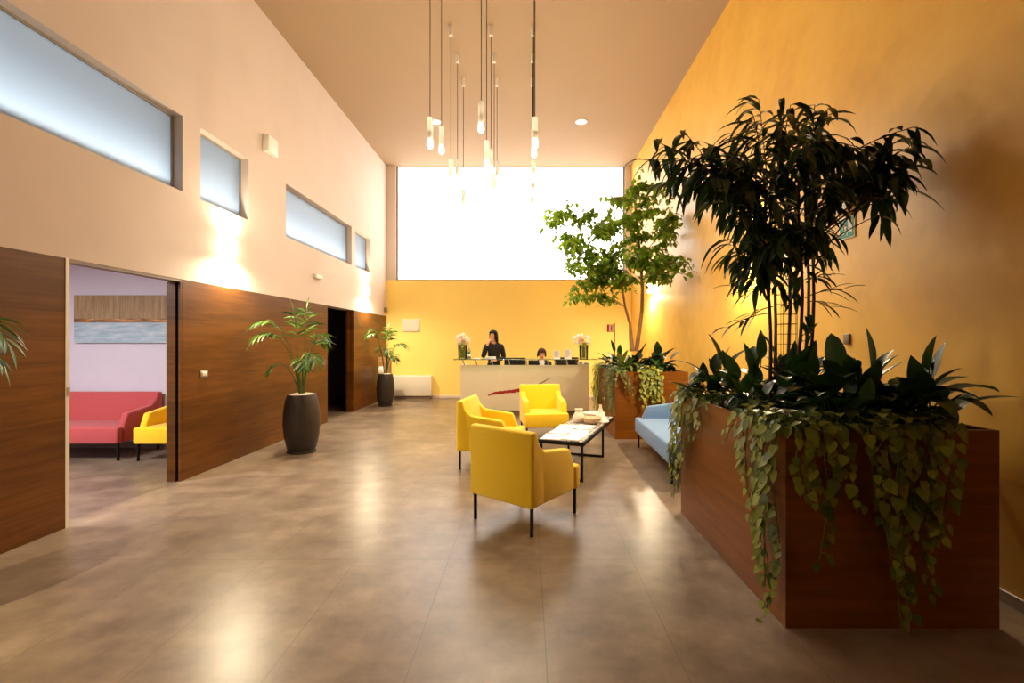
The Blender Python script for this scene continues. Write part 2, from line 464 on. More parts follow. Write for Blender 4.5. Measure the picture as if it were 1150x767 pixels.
# ------------------------------------------------------------------ upholstered seats
def make_seat(name, label, cat, width, fab, loc, rz, group=None, seats=1):
    t = thing(name, label, cat, loc, rz, group)
    w = width / 2; a = 0.085
    poly = [(-w, -0.36), (w, -0.36), (w, -0.27), (w - a + 0.006, -0.262), (w - a + 0.006, 0.22), (-w + a - 0.006, 0.22), (-w + a - 0.006, -0.262), (-w, -0.27)]
    b = MB(); b.prism(poly, 0.22, 0.425, 'z'); b.build('seat', fab, t, bevel=0.022, seg=3)
    prof = [(0.35, 0.22), (0.35, 0.80), (0.28, 0.806), (0.225, 0.66), (0.18, 0.43), (0.18, 0.22)]
    b = MB(); b.prism(prof, -w, w, 'x'); b.build('backrest', fab, t, bevel=0.02, seg=3)
    arm = [(0.30, 0.224), (0.30, 0.72), (0.245, 0.705), (0.17, 0.632), (-0.20, 0.585), (-0.262, 0.43), (-0.262, 0.222)]
    for s in (-1, 1):
        b = MB(); x0, x1 = sorted((s * (w - 0.0015), s * (w - a)))
        b.prism(arm, x0, x1, 'x'); b.build('arm', fab, t, bevel=0.018, seg=3)
    for i in range(1, seats):
        b = MB(); x = -w + a + i * (width - 2 * a) / seats
        b.tube([(x, -0.363, 0.24), (x, -0.363, 0.41), (x, -0.34, 0.427), (x, 0.17, 0.427)], 0.004, 6); b.build('seam', fab, t)
    for sx in (-1, 1):
        for y in (-0.31, 0.31):
            b = MB(); b.box(sx * (w - 0.03) - 0.011, sx * (w - 0.03) + 0.011, y - 0.011, y + 0.011, 0, 0.225)
            b.build('leg', M['black_metal'], t, bevel=0.002)
    return t
# back legs of the near chair stand at (-.437,3.85) and (.034,3.50)
ang = math.atan2(0.49, 0.38)          # direction the near chair faces
fwd = Vector((math.cos(ang), math.sin(ang), 0))
c1 = Vector((-0.2015, 3.675, 0)) + fwd * 0.31
ch1 = make_seat('armchair', 'yellow armchair seen from behind, nearest of the three by the low table', 'armchair', 0.66, M['yellow_fab'], c1, ang + math.pi/2, 'yellow lobby armchairs')
ch2 = dup(ch1, (-0.43, 5.58, 0), R(-10) + math.pi/2, 'yellow armchair turned side-on to the right, at the left of the low table')
ch3 = dup(ch1, (0.25, 7.12, 0), R(8), 'yellow armchair facing forward in front of the reception desk')
ch4 = dup(ch1, (-4.58, 6.02, 0), 0, 'yellow armchair in the side room beside the coral sofa', 'waiting room seats')
make_seat('sofa', 'coral pink two-seat sofa under the painting in the side room', 'sofa', 1.62, M['pink_fab'], (-5.92, 6.03, 0), 0, None, 1)
make_seat('sofa', 'light blue two-seat sofa between the two wooden planters', 'sofa', 1.72, M['blue_fab'], (1.86, 5.60, 0), R(-92), None, 1)

# ------------------------------------------------------------------ coffee table and what lies on it
def mosaic():
    k = NT('mosaic_inlay'); v = k.coord((1,1,1))
    vo = k.new('ShaderNodeTexVoronoi'); vo.inputs['Scale'].default_value = 24; vo.inputs['Randomness'].default_value = 0.35
    k.link(v, vo.inputs['Vector'])
    d = k.ramp(vo.outputs['Distance'], [(0.40, rgb(214,206,190)), (0.5, rgb(30,26,24))])
    k.link(d, k.b.inputs['Base Color']); k.b.inputs['Roughness'].default_value = 0.3; return k.m
TA = R(-21); TC = Vector((0.68, 5.75, 0))
tb = thing('coffee_table', 'long low table with black metal frame and black and white mosaic top', 'table', TC, TA)
L2, W2, TZ = 0.90, 0.26, 0.43
b = MB(); b.box(-W2, W2, -L2, L2, TZ - 0.045, TZ - 0.004); b.build('tabletop', M['black_metal'], tb, bevel=0.004)
b = MB(); b.box(-W2 + 0.018, W2 - 0.018, -L2 + 0.018, L2 - 0.018, TZ - 0.008, TZ); b.build('mosaic_inlay', mosaic(), tb, smooth=False)
for y in (-L2 + 0.04, 0.24):
    b = MB(); s = 0.0125
    for sx in (-1, 1): b.box(sx * (W2 - 0.03) - s, sx * (W2 - 0.03) + s, y - s, y + s, 0.0, TZ - 0.045)
    b.box(-W2 + 0.03 + s, W2 - 0.03 - s, y - s, y + s, 0.0, 0.025)
    b.build('leg_frame', M['black_metal'], tb, bevel=0.002)
Tm = Matrix.Translation(TC) @ Matrix.Rotation(TA, 4, 'Z')
def on_table(x, y, z=TZ): return Tm @ Vector((x, y, z))
mags = [(-0.13, -0.76, 8, 'white magazine on the near left corner of the low table'),
        (0.10, -0.72, -6, 'white brochure on the near right corner of the low table'),
        (-0.12, -0.47, -4, 'open white magazine second from the near end of the low table, left side'),
        (0.085, -0.42, 12, 'white leaflet lying on the mosaic beside the open magazine'),
        (-0.14, -0.18, 5, 'white magazine in front of the white ceramics on the low table'),
        (0.06, -0.12, -10, 'white booklet just in front of the clay bowl')]
cols = [rgb(246,242,238), rgb(240,236,232), rgb(250,246,240), rgb(244,234,226), rgb(248,244,240), rgb(240,230,222)]
for i, (x, y, a, lab) in enumerate(mags):
    m = thing('magazine', lab, 'magazine', on_table(x, y), TA + R(a), 'magazines on the low table')
    h = 0.008 + 0.004 * (i % 3)
    b = MB(); b.box(-0.105, 0.105, -0.145, 0.145, 0.0, h); b.build('pages', M['paper'], m, smooth=False)
    b = MB(); b.box(-0.107, 0.107, -0.147, 0.147, h, h + 0.0015)
    cm = mat('cover_%d' % i, cols[i], 0.35, var=0.10, scale=14); b.build('cover', cm, m, smooth=False)
def lathe_thing(name, label, cat, loc, prof, m, n=28, group=None):
    b = MB(); b.lathe(prof, n=n, cap0=True); o = b.build(name, m, loc=loc); return tag(o, label, cat, group)
lathe_thing('bowl', 'wide tan clay bowl on the low table', 'bowl', on_table(0.09, 0.22), [(0.06,0.0),(0.07,0.008),(0.115,0.05),(0.128,0.085),(0.122,0.085),(0.10,0.05),(0.05,0.018),(0.002,0.014)], M['clay'])
lathe_thing('bowl', 'shallow cream bowl behind the tan clay bowl', 'bowl', on_table(0.05, 0.52), [(0.07,0.0),(0.08,0.01),(0.14,0.06),(0.155,0.10),(0.148,0.10),(0.12,0.05),(0.05,0.02),(0.002,0.016)], M['ceramic'])
lathe_thing('vase', 'white pointed ceramic vase with flared foot, right end of the low table', 'vase', on_table(0.165, 0.40), [(0.11,0.0),(0.115,0.012),(0.095,0.04),(0.055,0.10),(0.028,0.16),(0.016,0.20),(0.02,0.225),(0.012,0.225),(0.008,0.19),(0.002,0.18)], M['ceramic'])
lathe_thing('vase', 'squat white ceramic jug shape on the left of the bowls', 'vase', on_table(-0.10, 0.28), [(0.06,0.0),(0.08,0.02),(0.085,0.06),(0.06,0.11),(0.042,0.14),(0.055,0.175),(0.046,0.175),(0.034,0.14),(0.002,0.13)], M['ceramic'])

# ------------------------------------------------------------------ reception desk
DX0, DX1, DY = -1.355, 1.262, 9.23
desk = thing('reception_desk', 'cream reception desk with glass counter and red brush mark on the front', 'desk', (0, 0, 0))
b = MB(); b.box(DX0, DX1, DY, DY + 0.04, 0.10, 1.02); b.build('front_panel', M['cream'], desk, bevel=0.004)
for x in (DX0, DX1 - 0.04):
    b = MB(); b.box(x, x + 0.04, DY + 0.04, DY + 0.72, 0.0, 1.02); b.build('side_panel', M['cream'], desk, bevel=0.004)
b = MB(); b.box(DX0 + 0.04, DX1 - 0.04, DY + 0.04, DY + 0.72, 0.71, 0.75); b.build('worktop', M['cream'], desk, bevel=0.004)
b = MB(); b.box(DX0 + 0.05, DX1 - 0.05, DY + 0.03, DY + 0.07, 0.0, 0.10); b.build('kick_plate', M['kick'], desk, smooth=False)
GZ = 1.145
b = MB(); b.box(DX0 - 0.12, DX1 + 0.13, DY - 0.16, DY + 0.22, GZ - 0.014, GZ); b.build('glass_counter', M['counter_glass'], desk, bevel=0.003)
for px in (520, 534, 552, 571, 590.5, 614, 622.5, 636):
    x = (px - VX) / F * DY
    b = MB(); b.tube([(x + 0.03, DY + 0.02, 1.018), (x + 0.025, DY + 0.0, 1.05), (x, DY - 0.08, GZ - 0.015)], 0.011, 8)
    b.lathe([(0.02, 0), (0.02, 0.006)], (x, DY - 0.08, GZ - 0.02), 12, cap0=True, cap1=True)
    b.build('bracket', M['grey_metal'], desk)
# red brush mark: a rough tapering stroke rising to a thin dark tail
def stroke(pts, wid):
    b = MB(); r = random.Random(3); up = []; lo = []
    n = 40
    for i in range(n + 1):
        t = i / n; k = min(int(t * (len(pts) - 1)), len(pts) - 2); u = t * (len(pts) - 1) - k
        x = pts[k][0] * (1 - u) + pts[k+1][0] * u; z = pts[k][1] * (1 - u) + pts[k+1][1] * u
        w = wid[k] * (1 - u) + wid[k+1] * u
        up.append((x, z + w * (0.5 + r.uniform(-.18, .18)))); lo.append((x, z - w * (0.5 + r.uniform(-.18, .18))))
    for i in range(n):
        b.prism([lo[i], lo[i+1], up[i+1], up[i]], DY - 0.007, DY - 0.001, 'y')
    return b
def DP(px, py): v = P(px, py, DY); return (v.x, v.z)
b = stroke([DP(548, 444.5), DP(556, 442), DP(570, 440.5), DP(585, 438.5), DP(600, 434.5)], [0.02, 0.05, 0.055, 0.055, 0.012])
b.build('emblem', M['emblem_red'], desk, smooth=False)
b = stroke([DP(600, 434.5), DP(609, 430), DP(618.5, 424.5)], [0.014, 0.018, 0.008])
b.build('emblem', mat('emblem_tail', rgb(96,62,44), 0.6), desk, smooth=False)

def monitor(px, w, h, label, Y=9.72, tilt=0):
    x = (px - VX) / F * Y
    t = thing('monitor', label, 'monitor', (x, Y, 0.75), 0, 'desk monitors')
    z0 = h[0] - 0.75; z1 = h[1] - 0.75
    b = MB(); b.box(-w/2, w/2, -0.02, 0.02, z0, z1); b.build('screen_housing', M['screen_black'], t, bevel=0.006)
    b = MB(); b.box(-w/2 + 0.01, w/2 - 0.01, 0.02, 0.022, z0 + 0.01, z1 - 0.01); b.build('screen', mat('dim_screen', rgb(40,60,80), 0.2), t, smooth=False)
    b = MB(); b.box(-0.03, 0.03, -0.045, -0.02, 0.01, (z0 + z1) / 2); b.build('neck', M['screen_black'], t, bevel=0.003)
    b = MB(); b.box(-0.11, 0.11, -0.09, 0.07, 0.0, 0.012); b.build('foot', M['screen_black'], t, bevel=0.003)
monitor(578.5, 0.46, (0.86, 1.155), 'black monitor back right of the standing woman')
monitor(598.5, 0.19, (0.84, 1.10), 'small black screen in front of the seated woman')
monitor(629.5, 0.25, (0.84, 1.165), 'black screen behind the left counter sign')
monitor(643.0, 0.25, (0.84, 1.165), 'black screen behind the right counter sign')

def bouquet(px, lab_v, lab_f, seed, side):
    r = random.Random(seed); Y = 9.22; x = (px - VX) / F * Y
    base = Vector((x, Y, GZ))
    prof = [(0.080,0.0),(0.086,0.004),(0.09,0.15),(0.094,0.29),(0.089,0.29),(0.084,0.15),(0.078,0.012),(0.002,0.010)]
    b = MB(); b.lathe(prof, n=24, cap0=True); tag(b.build('glass_vase', M['glass'], loc=base), lab_v, 'vase', 'counter vases')
    t = thing('bouquet', lab_f, 'flowers', base, 0, 'counter flowers')
    b = MB()
    for i in range(16):
        a = r.uniform(0, 6.28); q = r.uniform(0.02, 0.066); q2 = r.uniform(0.02, 0.075); a2 = a + r.uniform(-.6, .6)
        b.tube([(q*math.cos(a), q*math.sin(a), 0.018), (q*math.cos(a), q*math.sin(a), 0.15), (q2*math.cos(a2), q2*math.sin(a2), 0.27), (q2*1.1*math.cos(a2), q2*1.1*math.sin(a2), 0.33)], 0.006, 6)
    for i in range(8):
        a = r.uniform(0, 6.28); b.leaf((0.05*math.cos(a), 0.05*math.sin(a), 0.26), (math.cos(a), math.sin(a), 0.5), 0.12, 0.04, 1.2)
    b.build('stems', M['flower_stem'], t)
    b = MB()
    for (cx, cz, rad) in side:
        for i in range(70):
            d = Vector((r.gauss(0,1), r.gauss(0,1), r.gauss(0,1))).normalized()
            p = Vector((cx, r.uniform(-.02,.02), cz)) + d * rad * r.uniform(0.75, 1)
            b.leaf(p, d + Vector((r.uniform(-.8,.8), r.uniform(-.8,.8), r.uniform(-.5,.8))), 0.05, 0.045, 0.5, 0.3, 'round', 4, r.random())
    b.build('blossoms', M['petal'], t)
bouquet(519.5, 'clear glass vase at the left end of the glass counter', 'white flowers in the vase at the left end of the counter', 4, [(-0.05, 0.39, 0.085), (0.06, 0.375, 0.075), (0.0, 0.43, 0.07)])
bouquet(655.5, 'clear glass vase at the right end of the glass counter', 'white flowers in the vase at the right end of the counter', 5, [(-0.13, 0.40, 0.085), (-0.05, 0.43, 0.065), (0.07, 0.38, 0.07)])

x = (526.8 - VX) / F * 9.2
t = thing('bottle', 'slim bottle with green and white label beside the left counter vase', 'bottle', (x, 9.2, GZ))
b = MB(); b.lathe([(0.028,0),(0.031,0.006),(0.031,0.16),(0.022,0.19),(0.012,0.215),(0.012,0.235)], cap0=True, n=18); b.build('bottle_body', glassmat('bottle_plastic', (0.8,0.9,0.95,1), 0.3), t)
b = MB(); b.lathe([(0.0315,0.015),(0.0315,0.055)], n=18); b.build('label', mat('label_blue', rgb(50,90,140), 0.5), t)
b = MB(); b.lathe([(0.0315,0.055),(0.0315,0.105)], n=18); b.build('label', M['paper'], t)
b = MB(); b.lathe([(0.0315,0.105),(0.0315,0.15)], n=18); b.build('label', mat('label_green', rgb(40,130,110), 0.5), t)
b = MB(); b.lathe([(0.014,0.235),(0.014,0.265)], n=14, cap0=True, cap1=True); b.build('cap', M['white_plastic'], t)

def sign_holder(px, w, h, label):
    Y = 9.16; x = (px - VX) / F * Y
    t = thing('sign_holder', label, 'sign', (x, Y, GZ), 0, 'counter signs')
    b = MB(); Mx = Matrix.Rotation(R(-10), 4, 'X')
    b.box(-w/2, w/2, -0.004, 0.004, 0.004, h, M=Mx); b.build('card', M['paper'], t, smooth=False)
    b = MB(); b.box(-w/2, w/2, -0.03, 0.05, 0.0, 0.005); b.build('foot', M['white_plastic'], t, smooth=False)
    b = MB(); r = random.Random(px)
    for i in range(7):
        z = h * (0.86 - i * 0.1); ww = w * r.uniform(0.45, 0.75)
        b.box(-w*0.38, -w*0.38 + ww, -0.0055, -0.0042, z, z + 0.006, M=Mx)
    b.build('print', mat('grey_print', rgb(170,166,160), 0.7), t, smooth=False)
sign_holder(625.5, 0.13, 0.175, 'plain white counter sign, left of the pair')
sign_holder(637.8, 0.14, 0.20, 'taller white counter sign with printed lines, right of the pair')
# mug, box, papers
x = (652 - VX) / F * 9.45
t = thing('mug', 'white mug under the right end of the glass counter', 'mug', (x, 9.47, 0.75))
b = MB(); b.lathe([(0.04,0.0),(0.045,0.006),(0.047,0.20),(0.058,0.33),(0.052,0.33),(0.042,0.20),(0.002,0.16)], cap0=True, n=20); b.build('cup', M['ceramic'], t)
b = MB(); b.tube([(0.05,0,0.30),(0.085,0,0.29),(0.09,0,0.24),(0.05,0,0.21)], 0.008, 8); b.build('handle', M['ceramic'], t)
x = (658.5 - VX) / F * 9.45
b = MB(); b.box(-0.05, 0.05, -0.07, 0.07, 0, 0.315); tag(b.build('paper_tray', M['white_plastic'], bevel=0.004, loc=(x, 9.5, 0.75)), 'white tray box at the right end of the desk', 'tray')
x = (535 - VX) / F * 9.2
b = MB(); b.box(-0.075, 0.075, -0.10, 0.10, 0, 0.012); tag(b.build('leaflet_stack', M['paper'], loc=(x, 9.25, GZ), rz=R(5), smooth=False), 'low stack of white leaflets beside the bottle', 'leaflets')
x = (551 - VX) / F * 9.3
b = MB()
for i in range(4): b.box(-0.10, 0.10, -0.07, 0.07, i*0.012, i*0.012+0.010, M=Matrix.Rotation(R(i*9-12), 4, 'Z'))
tag(b.build('paper_sheaf', M['paper'], loc=(x, 9.27, GZ), smooth=False), 'loose sheaf of white papers on the counter before the standing woman', 'papers')

# ------------------------------------------------------------------ people behind the desk
def skin(name, verts, edges, radii, m, parent=None, sub=2, roots=(0,), smooth=True):
    me = bpy.data.meshes.new(name); me.from_pydata([tuple(v) for v in verts], edges, [])
    me.materials.append(m)
    o = bpy.data.objects.new(name, me); COL.objects.link(o)
    if parent is not None: o.parent = parent
    md = o.modifiers.new('skin', 'SKIN'); md.use_smooth_shade = True; md.branch_smoothing = 0.3
    if not me.skin_vertices: me.attributes  # the modifier adds the layer
    lay = me.skin_vertices[0].data
    for i, r in enumerate(radii):
        lay[i].radius = r if isinstance(r, tuple) else (r, r)
        lay[i].use_root = i in roots
    s = o.modifiers.new('sub', 'SUBSURF'); s.levels = sub; s.render_levels = sub
    return o

def person(loc, rz, pose, label, hairm, headyaw, headpitch, hair_long):
    # pose: dict of joint positions (metres, person faces -Y)
    J = pose; V = []; E = []; Rd = []; idx = {}
    def add(k, p, r, par=None):
        idx[k] = len(V); V.append(Vector(p)); Rd.append(r)
        if par is not None: E.append((idx[par], idx[k]))
    add('pelvis', J['pelvis'], (0.135, 0.10))
    add('waist', J['waist'], (0.118, 0.088), 'pelvis')
    add('chest', J['chest'], (0.14, 0.10), 'waist')
    add('upper', J['upper'], (0.105, 0.075), 'chest')
    add('neck', J['neck'], 0.048, 'upper')
    hc = Vector(J['head'])
    Rh = Matrix.Rotation(headyaw, 3, 'Z') @ Matrix.Rotation(headpitch, 3, 'X')
    add('jaw', hc + Rh @ Vector((0, -0.015, -0.07)), (0.056, 0.062), 'neck')
    add('face', hc, (0.072, 0.088), 'jaw')
    add('crown', hc + Rh @ Vector((0, 0.012, 0.075)), (0.062, 0.072), 'face')
    for s, n in ((-1, 'r'), (1, 'l')):
        add('sh' + n, J['sh' + n], 0.052, 'upper')
        add('el' + n, J['el' + n], 0.040, 'sh' + n)
        w, e = Vector(J['wr' + n]), Vector(J['el' + n])
        add('wr' + n, w, (0.021, 0.023), 'el' + n)
        hd = (Vector(J['hd' + n]) - w).normalized()
        add('pm' + n, w + hd * 0.075, (0.016, 0.034), 'wr' + n)
    for n in ('r', 'l'):
        add('hip' + n, J['hip' + n], 0.082, 'pelvis')
        add('kn' + n, J['kn' + n], 0.055, 'hip' + n)
        add('an' + n, J['an' + n], 0.036, 'kn' + n)
        add('to' + n, Vector(J['an' + n]) + Vector((0, -0.17, -0.045)), 0.03, 'an' + n)
    roots = [0]
    # fingers: each its own chain rooted inside the palm
    for n in ('r', 'l'):
        w = Vector(J['wr' + n]); hd = (Vector(J['hd' + n]) - w).normalized()
        pn = Vector(J['pal' + n]).normalized()            # palm normal
        sd = hd.cross(pn).normalized() * J.get('thumb' + n, 1)
        for k, (off, ln) in enumerate(((0.026, 0.070), (0.009, 0.080), (-0.009, 0.074), (-0.026, 0.058))):
            a = w + hd * 0.07 + sd * off
            p1 = a + hd * ln * 0.55 + pn * 0.006; p2 = p1 + (hd * 0.8 + pn * 0.6).normalized() * ln * 0.35; p3 = p2 + (hd * 0.5 + pn * 0.85).normalized() * ln * 0.3
            i0 = len(V); V.extend([a, p1, p2, p3]); Rd.extend([0.0085, 0.0085, 0.0078, 0.0065]); E.extend([(i0, i0+1), (i0+1, i0+2), (i0+2, i0+3)]); roots.append(i0)
        a = w + hd * 0.028 + sd * 0.022; p1 = a + (hd * 0.6 + sd * 0.8).normalized() * 0.038 + pn * 0.008; p2 = p1 + (hd * 0.9 + sd * 0.3 + pn * 0.3).normalized() * 0.03
        i0 = len(V); V.extend([a, p1, p2]); Rd.extend([0.011, 0.010, 0.008]); E.extend([(i0, i0+1), (i0+1, i0+2)]); roots.append(i0)
    # nose and ears, rooted in the head
    for pts, rr in (([(0,-0.078,0.012), (0,-0.095,-0.012)], [0.010, 0.013]),):
        i0 = len(V); V.extend([hc + Rh @ Vector(p) for p in pts]); Rd.extend(rr); E.append((i0, i0+1)); roots.append(i0)
    for s in (-1, 1):
        i0 = len(V); V.extend([hc + Rh @ Vector((s*0.070, 0.01, 0.012)), hc + Rh @ Vector((s*0.076, 0.014, -0.022))]); Rd.extend([0.012, 0.009]); E.append((i0, i0+1)); roots.append(i0)
    body = skin('person', V, E, Rd, M['skin'], None, 2, roots)
    body.location = loc; body.rotation_euler = (0, 0, rz); tag(body, label, 'person')
    for s in (-1, 1):
        b = MB(); b.ell(hc + Rh @ Vector((s*0.027, -0.071, 0.012)), (0.012, 0.008, 0.007)); b.build('eye', M['eye'], body)
        b = MB(); b.tube([hc + Rh @ Vector((s*0.014, -0.077, 0.030)), hc + Rh @ Vector((s*0.028, -0.073, 0.034)), hc + Rh @ Vector((s*0.041, -0.061, 0.029))], 0.003, 6); b.build('eyebrow', hairm, body)
    b = MB(); b.ell(hc + Rh @ Vector((0, -0.071, -0.045)), (0.020, 0.010, 0.007)); b.build('mouth', M['lips'], body)
    # hair: a shell round the skull, open at the face, hanging to the shoulders
    b = MB(); n, m_ = 28, 14; vs = []; f = []
    for i in range(m_ + 1):
        for j in range(n):
            az = 2 * math.pi * j / n                        # 0 = face side
            front = math.cos(az)
            th = 0.02 + (i / m_) * (1.15 if front > 0.62 else 1.62)
            th = min(th, 1.62)
            dx, dy = math.sin(az), -math.cos(az)
            rr = 0.096 * math.sin(min(th, 1.57)); z = 0.105 * math.cos(th) + 0.028
            q = Vector((dx * rr, dy * rr * 1.13 + 0.012, z))
            if front <= 0.62 and i > m_ * 0.6:
                k = (i - m_ * 0.6) / (m_ * 0.4)
                q.z -= hair_long * k; q.x *= 1 + 0.10 * math.sin(k * 3); q.y = q.y + 0.012 * k
                if front > 0.2: q.y += 0.03 * k
            vs.append(hc + Rh @ q)
    for i in range(m_):
        for j in range(n): f.append((i*n+j, i*n+(j+1)%n, (i+1)*n+(j+1)%n, (i+1)*n+j))
    f.append(tuple(range(n)))
    b.add(vs, f); h = b.build('hair', hairm, body, angle=180)
    sd = h.modifiers.new('thick', 'SOLIDIFY'); sd.thickness = 0.012; sd.offset = 0
    sd = h.modifiers.new('sub', 'SUBSURF'); sd.levels = 1; sd.render_levels = 1
    # clothes
    cv, ce, cr = [], [], []
    names = ['pelvis', 'waist', 'chest', 'upper', 'neck', 'shr', 'elr', 'wrr', 'shl', 'ell', 'wrl']
    lk = {'waist':'pelvis','chest':'waist','upper':'chest','neck':'upper','shr':'upper','elr':'shr','wrr':'elr','shl':'upper','ell':'shl','wrl':'ell'}
    ci = {}
    for k in names:
        ci[k] = len(cv); cv.append(V[idx[k]]); r = Rd[idx[k]]; r = r if isinstance(r, tuple) else (r, r)
        e = 0.022 if k in ('pelvis','waist','chest','upper','shr','shl') else 0.012 if k == 'neck' else 0.016
        if k[:2] == 'wr': r = (0.036, 0.036); e = 0.008
        cr.append((r[0] + e, r[1] + e))
        if k in lk: ce.append((ci[lk[k]], ci[k]))
    skin('jumper', cv, ce, cr, M['black_cloth'], body, 2, (0,))
    cv, ce, cr, ci = [], [], [], {}
    for k in ['waist', 'pelvis', 'hipr', 'knr', 'anr', 'hipl', 'knl', 'anl']:
        ci[k] = len(cv); r = Rd[idx[k]]; r = r if isinstance(r, tuple) else (r, r)
        p = V[idx[k]].copy()
        if k[:2] == 'an': p.z += 0.05
        cv.append(p); cr.append((r[0] + 0.018, r[1] + 0.018))
        if k == 'pelvis': ce.append((0, ci[k]))
        elif k != 'waist': ce.append((ci['pelvis' if k[:3] == 'hip' else {'kn':'hip','an':'kn'}[k[:2]] + k[-1]], ci[k]))
    skin('trousers', cv, ce, cr, M['black_cloth'], body, 2, (0,))
    return body

stand = dict(pelvis=(0,0,0.97), waist=(0,0,1.10), chest=(0,0,1.27), upper=(0,0.01,1.40), neck=(0,0,1.50), head=(-0.02,-0.02,1.625),
             shr=(-0.17,0.01,1.395), elr=(-0.235,-0.08,1.15), wrr=(-0.135,-0.165,1.42), hdr=(-0.10,-0.135,1.52), palr=(0.75,0.6,0),
             shl=(0.17,0.01,1.395), ell=(0.225,0.0,1.13), wrl=(0.06,-0.20,1.09), hdl=(-0.03,-0.26,1.08), pall=(0,0,-1),
             hipr=(-0.09,0,0.92), knr=(-0.10,-0.01,0.50), anr=(-0.10,0.03,0.075), hipl=(0.09,0,0.92), knl=(0.10,-0.01,0.50), anl=(0.10,0.03,0.075))
person((-0.745, 10.2, 0), 0, stand, 'woman in black standing behind the desk, hand raised to her cheek', M['hair'], R(-38), R(-4), 0.17)
sit = dict(pelvis=(0,0,0.60), waist=(0,-0.02,0.72), chest=(0,-0.05,0.90), upper=(0,-0.07,1.02), neck=(0,-0.10,1.10), head=(0,-0.14,1.215),
           shr=(-0.17,-0.06,1.01), elr=(-0.20,-0.12,0.80), wrr=(-0.10,-0.34,0.80), hdr=(-0.08,-0.44,0.79), palr=(0,0,-1),
           shl=(0.17,-0.06,1.01), ell=(0.20,-0.12,0.80), wrl=(0.10,-0.34,0.80), hdl=(0.08,-0.44,0.79), pall=(0,0,-1),
           hipr=(-0.09,-0.02,0.58), knr=(-0.10,-0.42,0.56), anr=(-0.10,-0.34,0.10), hipl=(0.09,-0.02,0.58), knl=(0.10,-0.42,0.56), anl=(0.10,-0.34,0.10), thumbl=-1)
sx = (608.5 - VX) / F * 10.2
pr = person((sx, 10.3, 0), 0, sit, 'woman with brown hair seated at the desk, head bent down', M['hair2'], R(8), R(16), 0.10)
b = MB(); b.prism([(-0.045, 0.86), (0.045, 0.86), (0.06, 1.06), (0.0, 1.09), (-0.06, 1.06)], -0.185, -0.165, 'y'); b.build('shirt_front', M['white_cloth'], pr, bevel=0.006)
t = thing('office_chair', 'black office chair under the seated woman', 'chair', (sx, 10.33, 0))
b = MB(); b.box(-0.23, 0.23, -0.26, 0.20, 0.42, 0.485); b.build('seat', M['screen_black'], t, bevel=0.02, seg=3)
b = MB(); b.box(-0.19, 0.19, 0.20, 0.245, 0.50, 0.88); b.build('backrest', M['screen_black'], t, bevel=0.02, seg=3)
b = MB(); b.tube([(0,0,0.08),(0,0,0.42)], 0.025, 12); b.build('post', M['grey_metal'], t)
b = MB()
for i in range(5):
    a = i * 2 * math.pi / 5; b.tube([(0,0,0.09),(0.28*math.cos(a),0.28*math.sin(a),0.045)], [0.022, 0.016], 8); b.ell((0.28*math.cos(a),0.28*math.sin(a),0.025), 0.025)
b.build('base', M['screen_black'], t)

# ------------------------------------------------------------------ plants
def frond(mb_stem, mb_leaf, base, tip, ctrl, t0=0.5, n=16, L=0.28, W=0.035, droop=0.9, r=0.009, rnd=None):
    rnd = rnd or rng
    base, tip, ctrl = Vector(base), Vector(tip), Vector(ctrl)
    def q(t): return base*(1-t)**2 + ctrl*2*t*(1-t) + tip*t*t
    mb_stem.tube([q(i/10) for i in range(11)], [r * (1 - 0.07*i) for i in range(11)], 6)
    for i in range(n):
        t = t0 + (1 - t0) * (i + 0.5) / n
        p = q(t); d = (q(min(1, t + .02)) - q(t - .02)).normalized()
        sd = d.cross(Vector((0,0,1)))
        if sd.length < 0.2: sd = d.cross(Vector((rnd.uniform(-1,1), rnd.uniform(-1,1), 0)))
        sd.normalize(); u = sd.cross(d).normalized()
        l = L * (0.55 + 0.45 * math.sin(math.pi * min(1, (0.25 + 0.75 * (t - t0) / (1 - t0)))))
        for s in (-1, 1):
            dr = d * rnd.uniform(0.65, 0.95) + sd * s * rnd.uniform(0.75, 1.0) + u * rnd.uniform(0.05, 0.4)
            mb_leaf.leaf(p, dr, l * rnd.uniform(0.85, 1.1), W, droop * rnd.uniform(0.7, 1.2), 0.3, 'lance', 5, rnd.random(), up=u)
    mb_leaf.leaf(tip, (tip - ctrl), L * 0.7, W, droop, 0.3, 'lance', 5, 0.6)

